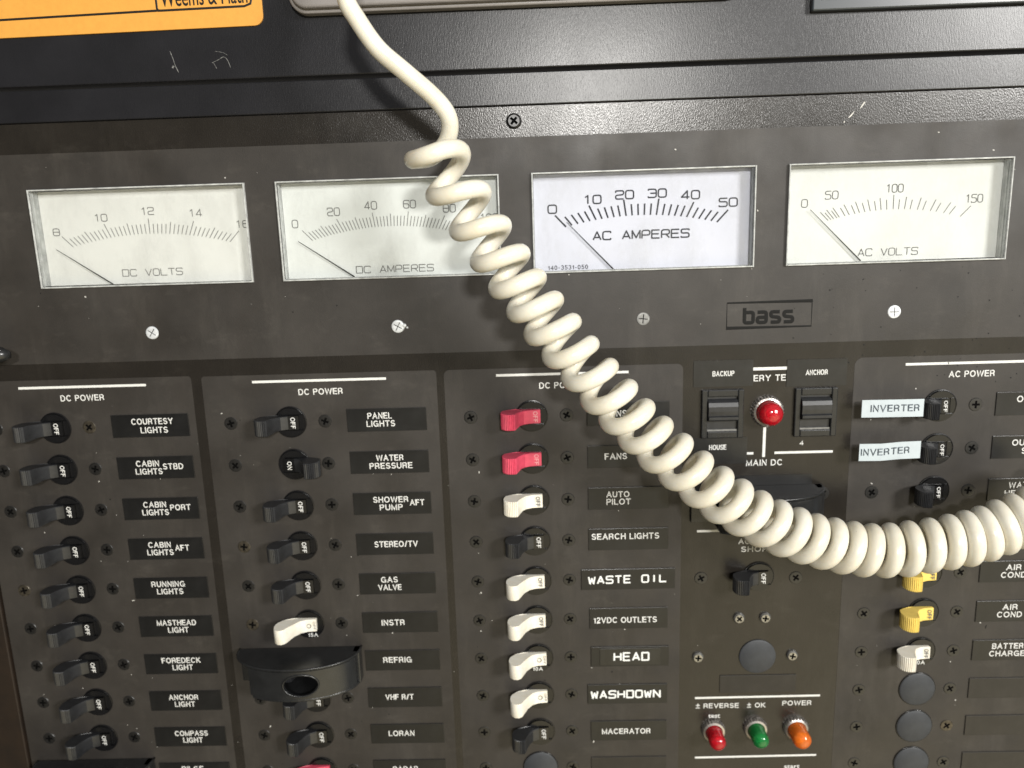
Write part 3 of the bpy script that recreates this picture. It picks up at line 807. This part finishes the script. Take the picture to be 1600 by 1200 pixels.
STY = {'a': 'kkkkkkkkkk', 'b': ['k', 'on', 'k', 'k', 'k', 'w2', 'k', 'k', 'k', 'r'], 'c': ['r', 'r', 'w', 'k', 'w3', 'w3', 'w2', 'w2', 'k', None],
       'd': ['k', 'k', 'k', None, 'y', 'y', 'w', None, None, None]}
CN = {'k': 'black', 'on': 'black', 'r': 'red', 'w': 'white', 'w2': 'white', 'w3': 'white', 'y': 'yellow'}
for key in 'abcd':
    for i, nm in enumerate(ROWS[key]):
        r = i + 1; v = -PITCH * r; u = HOLE[key]
        st = STY[key][i]
        if st:
            if st == 'on': lab = 'black breaker handle flipped to ON beside the %s plate' % nm
            else: lab = '%s breaker handle set to OFF beside the %s plate' % (CN[st], nm)
            mk = {'k': [OFFW], 'on': [ONW], 'r': [OFFP], 'w': [OFFG], 'w2': [OFFL], 'w3': [OFFG], 'y': [OFFG]}[st]
            if nm == 'INSTR': mk = mk + [AMP15]
            if nm in ('HEAD', 'BATTERY CHARGER'): mk = mk + [AMP10]
            rt = breaker(u, v, st, lab, mk)
            if key == 'd' and st == 'k':                       # these three stand nearly upright
                for ch in rt.children:
                    if ch.name.startswith('handle'): ch.scale = (.8, 1, 1)
        if key == 'd' and r == 4: continue
        if key in 'cd' and r >= 8 and not nm:
            where = 'in the third column under MACERATOR' if key == 'c' else {8: 'just under the BATTERY CHARGER breaker', 9: 'second below the BATTERY CHARGER breaker', 10: 'third below the BATTERY CHARGER breaker'}[r]
            pl = thing('blanking_plug', (u - (0 if key == 'd' else .3), v, .09), 'round blue-grey blanking plug ' + where, 'plug', 'round plugs filling unused breaker holes')
            MB().tube([(8.15 * math.cos(2 * math.pi * q / 40), 8.15 * math.sin(2 * math.pi * q / 40), .1) for q in range(40)], .28, 6, 1.0, True).build('rim', BLACKP, pl, smooth=True)
            PM = MB().lathe([(8.0, 0), (7.95, .5), (7.5, .8), (0.4, .9)], 48).build('cap', PLUG, pl, autosm=True)
            ref = 'blank plug ' + where
        else:
            ref = '%s breaker' % nm
        for sd, du in (('left', -26.3), ('right', 14.9)):
            if key == 'b' and nm == 'REFRIG': continue
            if key == 'a' and nm == 'BILGE': continue
            if key == 'd' and sd == 'left' and r in (1, 2, 5): continue
            kind = rs.choice('bbbbbbt' if key != 'c' else 'bbb')
            scol = {'b': 'black', 't': 'tarnished'}[kind]
            screw(u + du, v, kind, '%s cross-head screw on the %s of the %s' % (scol, sd, ref), 'cross-head screws holding the breakers')

# ------------------------------------------------------------------ name plates
PU = {'a': (-156.3, -122.3), 'b': (-53.1, -18.6), 'c': (50.4, 85.6), 'd': (222.8, 257.6)}
PG = 'black name plates beside the breakers'
PX = {}
PX['a'] = [[('COURTESY', 1.0, 2.0, 18.3), ('LIGHTS', 1.5, -1.9, 12.0)],
           [('CABIN', -3.4, 2.0, 10.3), ('LIGHTS', -3.1, -1.6, 12.0), ('STBD', 7.8, .5, 9.0)],
           [('CABIN', -2.6, 2.0, 10.3), ('LIGHTS', -2.6, -1.6, 12.0), ('PORT', 8.8, .5, 9.2)],
           [('CABIN', -2.8, 2.0, 10.3), ('LIGHTS', -2.8, -1.6, 12.0), ('AFT', 7.3, .4, 6.4)],
           [('RUNNING', -1.2, 2.0, 15.4), ('LIGHTS', -.7, -1.6, 12.0)],
           [('MASTHEAD', .3, 1.9, 18.2), ('LIGHT', .8, -1.7, 9.6)],
           [('FOREDECK', .2, 1.9, 18.2), ('LIGHT', .6, -1.7, 9.6)],
           [('ANCHOR', -.9, 1.9, 14.0), ('LIGHT', -.6, -1.7, 9.6)],
           [('COMPASS', .6, 1.9, 15.8), ('LIGHT', 1.0, -1.7, 9.4)], [('BILGE', -.9, 1.9, 10.5), ('PUMP', -.9, -1.7, 9.6)]]
PX['b'] = [[('PANEL', -3.0, 1.9, 10.6), ('LIGHTS', -2.7, -1.6, 12.4)], [('WATER', .2, 2.0, 12.0), ('PRESSURE', .5, -1.6, 18.8)],
           [('SHOWER', -.6, 1.9, 15.6), ('PUMP', -.6, -1.7, 10.2), ('AFT', 11.0, .3, 6.4)], [('STEREO/TV', .5, 0, 19.4)],
           [('GAS', -3.6, 2.0, 7.6), ('VALVE', -3.6, -1.7, 10.6)], [('INSTR', -3.2, 0, 10.6)], [('REFRIG', -2.4, .3, 13.2)], [('VHF R/T', -2.6, .3, 13.2)],
           [('LORAN', -2.8, .3, 12.2)], [('RADAR', -2.0, .3, 12.0)]]
PX['c'] = [[('FANS', -5.4, .2, 9.6)], [('FANS', -5.4, .2, 9.6)], [('AUTO', -4.6, 1.9, 10.0), ('PILOT', -4.3, -1.5, 10.6)], [('SEARCH LIGHTS', -1.4, 1.4, 29.8)], None,
           [('12VDC OUTLETS', -1.6, -.8, 28.6)], None, None, [('MACERATOR', -1.2, -.3, 22.6)], []]
PX['d'] = [[('OUTLETS', 0.0, 2.0, 17.8), ('PORT', 0.2, -1.7, 10.0)], [('OUTLETS', -0.2, 2.0, 17.8), ('STBD', 0.2, -1.7, 10.0)], [('WATER', -2.4, 2.0, 12.6), ('HEATER', -2.4, -1.7, 15.6)], None,
           [('AIR', -2.8, 2.0, 6.6), ('COND', -2.6, -1.6, 11.0), ('FWD', 9.6, .4, 7.4)], [('AIR', -2.6, 2.0, 6.6), ('COND', -2.6, -1.6, 11.0), ('AFT', 8.4, .4, 6.6)],
           [('BATTERY', -.6, 2.0, 16.4), ('CHARGER', -.6, -1.7, 18.4)], [], [], []]
def plate(key, r, lines, nm):
    u0, u1 = PU[key]; cu = (u0 + u1) / 2; hw = (u1 - u0) / 2; v = -PITCH * r
    if lines:
        lab = 'black name plate reading %s' % ' '.join(l[0] for l in lines)
        if nm.startswith(('upper FANS', 'lower FANS')): lab += ', the %s of the two' % nm.split()[0]
    else:
        lab = 'blank dark plate ' + ('under the MACERATOR plate' if key == 'c' else {8: 'just under the BATTERY CHARGER plate', 9: 'second below the BATTERY CHARGER plate', 10: 'third below the BATTERY CHARGER plate'}[r])
    t = thing('name_plate', (cu, v, .09), lab, 'name plate', PG)
    MB().box(-hw, hw, -5.05, 5.05, .02, .45).build('plate', PLATE if lines else BLANK, t, bevel=.12)
    if lines:
        mb = MB()
        for tx, du, dv, w in lines: put_text(mb, tx, du, dv, .49, 2.75 if len(lines) > 1 else 2.85, w)
        mb.build('lettering', WHITEINK, t)
    return t
for key in 'abcd':
    for i, lines in enumerate(PX[key]):
        if lines is None: continue
        plate(key, i + 1, lines, ROWS[key][i] or '')
# embossed tape labels
def dymo(r, txt, u0, u1, tc, w, h, st, under, tilt=0):
    cu = (u0 + u1) / 2; hw = (u1 - u0) / 2
    t = thing('embossed_label', (cu, -PITCH * r, .09), 'black embossed tape label reading %s' % txt, 'name plate', PG)
    MB().box(-hw, hw, -4.9, 4.9, .02, .5).build('tape', PLATE, t, bevel=.15)
    if under: MB().box(u0 - cu + 4, u1 - cu - 4, -4.2, 4.2, .52, .75).build('tape_strip', TAPEB, t, bevel=.1)
    m = MB(); put_strokes(m, txt, tc - cu, 0.1, .82, h, w, st, adv=1.42, rad=.2, tilt=tilt); m.build('lettering', DYMO, t)
dymo(5, 'WASTE OIL', 46.9, 88.7, 67.4, 34.5, 3.3, .72, False, .012)
dymo(7, 'HEAD', 50.8, 86.3, 69.2, 15.6, 3.7, .78, True)
dymo(8, 'WASHDOWN', 49.1, 85.7, 66.5, 31.5, 3.5, .78, False, .006)

# ------------------------------------------------------------------ battery test section
def rocker(u, v, label):
    t = thing('rocker_switch', (u, v, 0), label, 'switch', 'rocker switches under the battery tapes')
    f = MB(); o, p, q, s2 = 8.9, 10.6, 6.4, 7.6
    f.box(-o, -q, -p, p, 0, 1.6); f.box(q, o, -p, p, 0, 1.6); f.box(-q, q, s2, p, 0, 1.6); f.box(-q, q, -p, -s2, 0, 1.6)
    f.build('frame', GUARDP, t, bevel=.4)
    k = MB().profile([(-7.5, .05), (-7.5, .12), (-3.2, .15), (-2.6, 2.8), (-2.0, 3.6), (-.9, 3.6), (-.4, 2.7), (1.5, 3.0), (3.5, 3.0), (5.2, 2.4), (6.3, 1.0), (6.5, .1), (7.5, .1), (7.5, .05)], -6.2, 6.2)
    k.v = [(b, a, c) for a, b, c in k.v]
    k.build('rocker', BLACKH, t, bevel=.15)
    MB().box(-6.3, 6.3, -7.55, -6.8, .1, .9).build('edge_trim', SCREWG, t)
rocker(107.9, -20.2, 'black rocker switch between the BACKUP and HOUSE tapes')
rocker(147.2, -20.4, 'black rocker switch under the ANCHOR tape')

def lamp(u, v, br, lr, ln, m, label, group, knurl=28):
    t = thing('indicator_lamp', (u, v, 0), label, 'lamp', group)
    mb = MB(); n = knurl * 4
    vs = []
    prof = [(br, 0, 1), (br, 1.6, 1), (br * .93, 2.3, .4), (lr + .35, 2.6, 0), (lr + .1, 2.2, 0)]
    for rr, d, kn in prof:
        for i in range(n):
            a = 2 * math.pi * i / n; q = rr * (1 + .035 * kn * (1 if (i // 2) % 2 else -1)); vs.append((q * math.cos(a), q * math.sin(a), d))
    fs = [(j * n + i, j * n + (i + 1) % n, (j + 1) * n + (i + 1) % n, (j + 1) * n + i) for j in range(len(prof) - 1) for i in range(n)]
    mb.add(vs, fs); mb.build('bezel', METAL, t, autosm=True)
    p = [(lr, .3), (lr, ln - lr * .75)]
    for k in range(1, 9):
        a = R(90 * k / 8); p.append((max(.05, lr * math.cos(a)), ln - lr * .75 + lr * .75 * math.sin(a)))
    MB().lathe(p, 32).build('lens', m, t, autosm=True)
    MB().lathe([(lr * .6, .3), (lr * .6, ln * .45), (lr * .5, ln * .6), (lr * .2, ln * .68)], 20).build('brightening_core', WHITEP, t, autosm=True)  # white core added inside so the lens looks brighter
lamp(127.0, -19.6, 6.6, 5.0, 9.5, LENSR, 'large red lamp between the two rocker switches', None, 30)
LG = 'small pilot lamps in a row at the bottom'
lamp(107.2, -172.0, 5.3, 3.7, 12.0, LENSR, 'small red lamp under the REVERSE test lettering', LG, 24)
lamp(126.6, -171.2, 5.3, 3.7, 12.0, LENSG, 'small green lamp under the OK lettering', LG, 24)
lamp(145.2, -171.3, 5.6, 4.1, 12.4, LENSO, 'small orange lamp under the POWER lettering', LG, 24)

def tape(u0, u1, v0, v1, txt, cu, cv, w, label):
    t = thing('label_tape', ((u0 + u1) / 2, (v0 + v1) / 2, 0), label, 'tape', 'black label tapes stuck on the battery section')
    a, b = (u1 - u0) / 2, (v1 - v0) / 2
    MB().box(-a, a, -b, b, .15, .27).build('tape', TAPEB, t)
    if txt:
        mb = MB(); put_text(mb, txt, cu - (u0 + u1) / 2, cv - (v0 + v1) / 2, .3, 2.3, w, bold=.02); mb.build('lettering', WHITEINK, t)
tape(95.6, 120.6, -8.4, 2.9, 'BACKUP', 108.1, -2.8, 9.2, 'black tape reading BACKUP above the rocker switch')
tape(134.7, 159.8, -9.2, 2.3, 'ANCHOR', 147.2, -3.3, 9.2, 'black tape reading ANCHOR above the other rocker switch')
tape(96.2, 119.0, -42.6, -30.9, 'HOUSE', 106.4, -35.1, 7.4, 'black tape reading HOUSE under the BACKUP rocker switch')
tape(112.5, 147.4, -55.5, -48.2, None, 0, 0, 0, 'blank black tape above the guard behind the cord')

screw(152.2, -57.0, 'b', 'black screw right of the guard behind the cord', None)
BS = 'screws around the shore power breaker'
breaker(125.8, -95.4, 'k', 'black breaker handle under the SHORE lettering, shaded by the cord', [OFFW])
screw(100.3, -95.7, 'b', 'black screw left of the SHORE breaker', BS); screw(142.3, -96.3, 'b', 'black screw right of the SHORE breaker', BS)
screw(117.6, -115.3, 'ps', 'shiny domed screw, left of the pair under the SHORE breaker', 'shiny domed screws around the centre plug', .02)
screw(129.3, -115.3, 'ps', 'shiny domed screw, right of the pair under the SHORE breaker', 'shiny domed screws around the centre plug', .02)
screw(99.5, -134.4, 'ps', 'shiny domed screw left of the centre blanking plug', 'shiny domed screws around the centre plug', .02)
screw(142.1, -134.2, 'ps', 'shiny domed screw right of the centre blanking plug', 'shiny domed screws around the centre plug', .02)
pl = thing('blanking_plug', (126.5, -134.6, 0), 'round blue-grey plug between two shiny screws above the pilot lamps', 'plug', 'round plugs filling unused breaker holes')
MB().lathe([(8.3, 0), (8.25, .5), (7.8, .8), (.4, .9)], 48).build('cap', PLUG, pl, autosm=True)
t = thing('name_plate', (127.1, -148.4, 0), 'blank faded plate above the REVERSE, OK and POWER lettering', 'name plate', PG)
MB().box(-17.4, 17.4, -4.4, 4.4, .02, .4).build('plate', BLANK, t, bevel=.12)

# inverter flags wrapped round two handles
def flag(v, dv, txt_u, label):
    t = thing('tape_flag', (188.0, v, 9.4), label, 'tape', 'pale tape flags on the outlet breakers')
    us = [-24.6, -16, -8, 0]; dz = [-1.2, -.5, .1, 0.2]
    vs = []; fs = []
    for k, (a, z) in enumerate(zip(us, dz)):
        for b in (-3.7, 3.7):
            vs.append((a, b + dv[k], z + .15)); vs.append((a, b + dv[k], z - .15))
    for k in range(3):
        o = k * 4; p = o + 4
        fs += [(o, p, p + 2, o + 2), (o + 1, o + 3, p + 3, p + 1), (o, o + 1, p + 1, p), (o + 2, p + 2, p + 3, o + 3)]
    fs += [(0, 2, 3, 1), (12, 13, 15, 14)]
    mb = MB().add(vs, fs); mb.build('tape', TAPEW, t)
    l = MB(); n0 = len(l.v)
    put_text(l, 'INVERTER', txt_u, 0, 0, 3.0, 19.5, bold=.0)
    def zz(a):
        for k in range(3):
            if us[k] <= a <= us[k + 1] + .01:
                f = (a - us[k]) / (us[k + 1] - us[k]); return dz[k] * (1 - f) + dz[k + 1] * f, dv[k] * (1 - f) + dv[k + 1] * f
        return dz[-1], dv[-1]
    l.v = [(a, b + zz(a)[1] + .1, zz(a)[0] + .24) for a, b, c in l.v]
    l.build('lettering', TAPEINK, t)
flag(-17.7, [0, .1, .2, .2], -11.4, 'upper pale tape flag reading INVERTER')
flag(-36.0, [-.5, -.4, .4, .6], -14.2, 'lower pale tape flag reading INVERTER')

# ------------------------------------------------------------------ lock-out guards
def guard_proto(label):
    t = thing('breaker_guard', (0, 0, .1), label, 'guard', 'black plastic guards clipped over breakers')
    hv = 7.9
    MB().box(-33, -19, -8.4, 6.4, 0, 1.3).build('mounting_ear', GUARDP, t, bevel=.4)
    obj('mounting_screw', SCREW_ME['b'], t, (-26.6, .6, 1.3))
    MB().box(19.8, 23.2, -hv, hv, 0, 5.5).build('end_plate', GUARDP, t, bevel=.5)
    def arc(a, k=1.0): return (-4.9 + 28 * k * math.cos(a), 1.0 + 18.5 * k * math.sin(a) ** .85 if math.sin(a) > 0 else 0)
    n = 30
    MB().tube([(arc(math.pi * i / n)[0], hv - .25, arc(math.pi * i / n)[1]) for i in range(n + 1)], .55, 8).build('rim_lip', GUARDP, t, smooth=True)
    for nm, v0, v1 in (('top_plate', hv - 1.3, hv), ('bottom_plate', -hv, -hv + 1.3)):
        pts = [arc(math.pi * i / n) for i in range(n + 1)]
        if nm == 'bottom_plate': pts = [(max(p[0], -23.5), p[1]) for p in pts]
        MB().profile([(p[0], p[1]) for p in pts], v0, v1).build(nm, GUARDP, t, bevel=.35)
    # curved front wall with an oval hole: rings between ellipse and rectangle, mapped on the arc
    s0, s1 = R(134), R(17); sm = R(78)   # angles of the wall ends; hole faces outward at u = 0
    ring = 56; lay = 5; vs = []; fs = []
    sa = R(80)
    for th, kk in ((0, 1.0), (1, .93)):
        for j in range(lay + 1):
            for i in range(ring):
                a = 2 * math.pi * i / ring; c, s_ = math.cos(a), math.sin(a)
                ea, ev = R(16.2) * c, 5.1 * s_
                wa = (s0 - sa) if c < 0 else (sa - s1)
                m = max(abs(c), abs(s_)); ra, rv = wa * c / m, (hv - 1.3) * s_ / m
                f = j / lay
                ang = sa - (ea * (1 - f) + ra * f); vv = ev * (1 - f) + rv * f
                u, d = arc(ang, kk); vs.append((u, vv, d))
    N = ring * (lay + 1)
    for th in (0, 1):
        for j in range(lay):
            for i in range(ring):
                q = (th * N + j * ring + i, th * N + j * ring + (i + 1) % ring, th * N + (j + 1) * ring + (i + 1) % ring, th * N + (j + 1) * ring + i)
                fs.append(q)
    for j in (0, lay):
        for i in range(ring): fs.append((j * ring + i, j * ring + (i + 1) % ring, N + j * ring + (i + 1) % ring, N + j * ring + i))
    w = MB().add(vs, fs).build('front_wall', GUARDP, t); shade_by_angle(w.data, 40)
    rim = MB().tube([(arc(sa - R(16.4) * math.cos(2 * math.pi * i / 40), 1.0)[0], 5.2 * math.sin(2 * math.pi * i / 40), arc(sa - R(16.4) * math.cos(2 * math.pi * i / 40), 1.0)[1]) for i in range(40)], .45, 8, 1.0, True)
    rim.build('hole_rim', GUARDP, t, smooth=True)
    return t
g0 = guard_proto('black plastic guard with oval hole over the REFRIG breaker')
g0.location = W(-77.7, -133.6, .1)
copy_thing(g0, (-181.4, -190.5, .1), 'black guard beside the BILGE plate at the bottom')
copy_thing(g0, (128.0, -60.5, .1), 'black guard half hidden behind the cord under MAIN DC')

# ------------------------------------------------------------------ latch, card, radio, display
t = thing('black_latch', (-196, 15.0, 0), 'black rounded lever end poking in at the left edge under the DC VOLTS meter', 'latch')
lv = MB().tube([(-22, 1.5, 9), (-4, 1.0, 10), (3, .4, 10.5), (6.4, .2, 10.2)], lambda i: (4.2, 3.9, 3.3, 1.6)[i], 16); lv.build('lever', GUARDP, t, smooth=True)
MB().lathe([(4, 0), (4, 7), (3.2, 8)], 20, -16, 1).build('post', GUARDP, t, autosm=True)

t = thing('orange_card', (-127.0, 139.9, 2.6), 'flat orange card with black border line and lettering, above left', 'card')
b = MB().prism([(p[0], p[1] + p[0] * .0095) for p in rrect(-70, 54, 0, 62, 3.6)], 0, .9); b.build('card', ORANGE, t, bevel=.15)
ln = MB()
ln.tube([(-70, 5.7, .95), (13, 7.2, .95)], .42, 6, .2)
ln.tube([(x + 125 - 125, y, .95) for x, y in ((13, 14), (13, 8.0), (13.4, 7.2), (14.5, 7.15), (47.2, 7.55), (49.6, 8.4), (50.2, 10.4), (50.2, 14))], .42, 6, .2)
ln.build('border_line', BLACKINK, t)
tx = MB(); put_text(tx, 'Weems & Plath', 31.6, 11.7, .95, 6.2, 34, math.atan(.0095), bold=.035); tx.build('lettering', BLACKINK, t)

t = thing('marine_radio', (24, 143.0, 2.6), 'grey plastic radio unit with rounded corners at the top', 'radio')
bd = MB().prism(rrect(-85.5, 87.5, 0, 62, 6.5, 8), 0, 4.4); bd.build('housing', RADIO, t, bevel=.6, seg=3)
MB().prism(rrect(-84.0, 86.0, 1.3, 62, 5.6, 8), 4.45, 7.4).build('front_bezel', RADIO, t, bevel=1.0, seg=3)

t = thing('display_unit', (137.0, 137.2, 2.6), 'black framed display with pale screen at the top right', 'display')
MB().box(0, 120, 0, 60, 0, 3.0).build('frame', FRAME, t, bevel=.6)
MB().box(3.3, 117, 3.6, 57, 3.02, 3.3).build('screen', SCREEN, t, bevel=.15)

# ------------------------------------------------------------------ coiled cord
AXIS = [(-3.4,85.5,48.0), (0.2,79.0,48.0), (3.7,72.6,48.0), (7.2,66.5,48.0), (10.7,60.7,48.0), (14.0,55.2,48.0), (17.2,50.2,48.0), (20.1,45.5,48.0), (23.1,41.1,48.0), (26.0,36.9,48.0), (29.0,32.8,48.0), (32.0,28.7,48.0), (35.1,24.6,48.0), (38.2,20.5,47.8), (41.5,16.3,47.4), (44.9,12.0,46.9), (48.4,7.6,46.3), (51.9,3.3,45.7), (55.5,-0.9,45.0), (58.9,-5.0,44.3), (62.3,-9.0,43.5), (65.7,-12.9,42.7), (69.3,-16.7,41.9), (73.1,-20.6,41.1), (77.1,-24.4,40.2), (81.2,-28.3,39.3), (85.4,-32.2,38.4), (89.6,-36.0,37.5), (93.8,-39.7,36.5), (98.0,-43.2,35.6), (102.2,-46.4,34.7), (106.4,-49.4,33.8), (110.7,-52.2,32.9), (114.9,-54.9,32.1), (119.2,-57.4,31.3), (123.5,-59.8,30.5), (127.8,-61.9,29.7), (132.0,-63.9,29.0), (136.1,-65.6,28.3), (140.2,-67.1,27.7), (144.3,-68.5,27.1), (148.5,-69.7,26.6), (152.6,-70.8,26.2), (156.7,-71.7,26.0), (160.8,-72.2,26.0), (164.9,-72.6,26.0), (169.1,-72.6,26.0), (173.2,-72.4,26.0), (177.4,-72.1,26.0), (181.4,-71.5,26.0), (185.5,-70.9,26.0), (189.4,-70.3,26.0), (193.2,-69.6,26.0), (197.0,-69.0,26.0), (200.5,-68.2,26.0), (204.0,-67.4,26.0), (207.3,-66.3,26.0), (210.6,-65.1,26.0), (213.7,-63.8,26.0), (216.8,-62.5,26.0), (219.9,-61.2,26.0), (222.9,-59.8,26.0), (225.9,-58.2,26.0), (228.7,-56.6,26.0), (231.5,-54.8,26.0), (234.2,-52.9,26.0), (236.8,-50.9,26.0), (239.4,-48.7,26.0), (241.8,-46.5,26.0)]
LEAD = [(-29.0, 162.0, 42.0), (-30.5, 142.0, 47.0), (-30.9, 136.2, 47.0), (-28.1, 130.7, 47.0), (-21.6, 121.0, 46.5), (-13.0, 113.3, 46.0), (-4.1, 105.5, 44.0), (0.4, 99.7, 42.0), (0.8, 94.7, 39.5), (-1.7, 89.6, 37.5), (-6.8, 85.6, 37.8)]
AX = [Vector(a) for a in AXIS]                        # every half turn, phase 0.75, 1.25, ...
def axis(k):
    x = (k - .75) * 2; i = int(math.floor(x)); f = x - i
    i = max(0, min(i, len(AX) - 2))
    a, b, c, d2 = AX[max(i - 1, 0)], AX[i], AX[i + 1], AX[min(i + 2, len(AX) - 1)]
    return 0.5 * ((2 * b) + (c - a) * f + (2 * a - 5 * b + 4 * c - d2) * f * f + (3 * b - a - 3 * c + d2) * f ** 3)
path = [Vector(p) for p in LEAD]
hel = []
k = 0.5; kend = .75 + (len(AX) - 2) / 2
while k < kend:
    c = axis(k) if k >= .75 else axis(.75) + (axis(1.0) - axis(.75)) * ((k - .75) / .25)
    tn = (axis(max(k, .75) + .12) - axis(max(k, .75) - (.12 if k > .9 else 0))).normalized()
    Nn = Vector((-tn.y, tn.x, 0)).normalized(); Bn = tn.cross(Nn).normalized()
    rr = 7.2 * (321.0 - c.z) / 274.0 + .9 * max(0, min(1, (3.2 - k) / 2.4)) + .10 * math.sin(k * 2.1)
    a = 2 * math.pi * k
    hel.append(c + Nn * (rr * math.cos(a)) - Bn * (rr * math.sin(a)))
    k += 1 / 26.0
lead = spline(path + [hel[0]], 6)
smooth_path = lead[:-1] + hel
for _ in range(3):
    j0 = len(lead) - 14; j1 = len(lead) + 4
    q = smooth_path[:]
    for j in range(j0, j1): q[j] = smooth_path[j] * .5 + (smooth_path[j - 1] + smooth_path[j + 1]) * .25
    smooth_path = q
cd = MB().tube([tuple(p) for p in smooth_path], lambda i: 3.05 + .30 * max(0, min(1, (i - len(lead)) / 420.0)), 20)
cord = cd.build('coiled_cord', CORD, smooth=True)
tag(cord, 'cream coiled handset cord sagging across the front of the panel', 'cord')

scene.render.engine = 'CYCLES'
scene.render.resolution_x = 1024
scene.render.resolution_y = 768
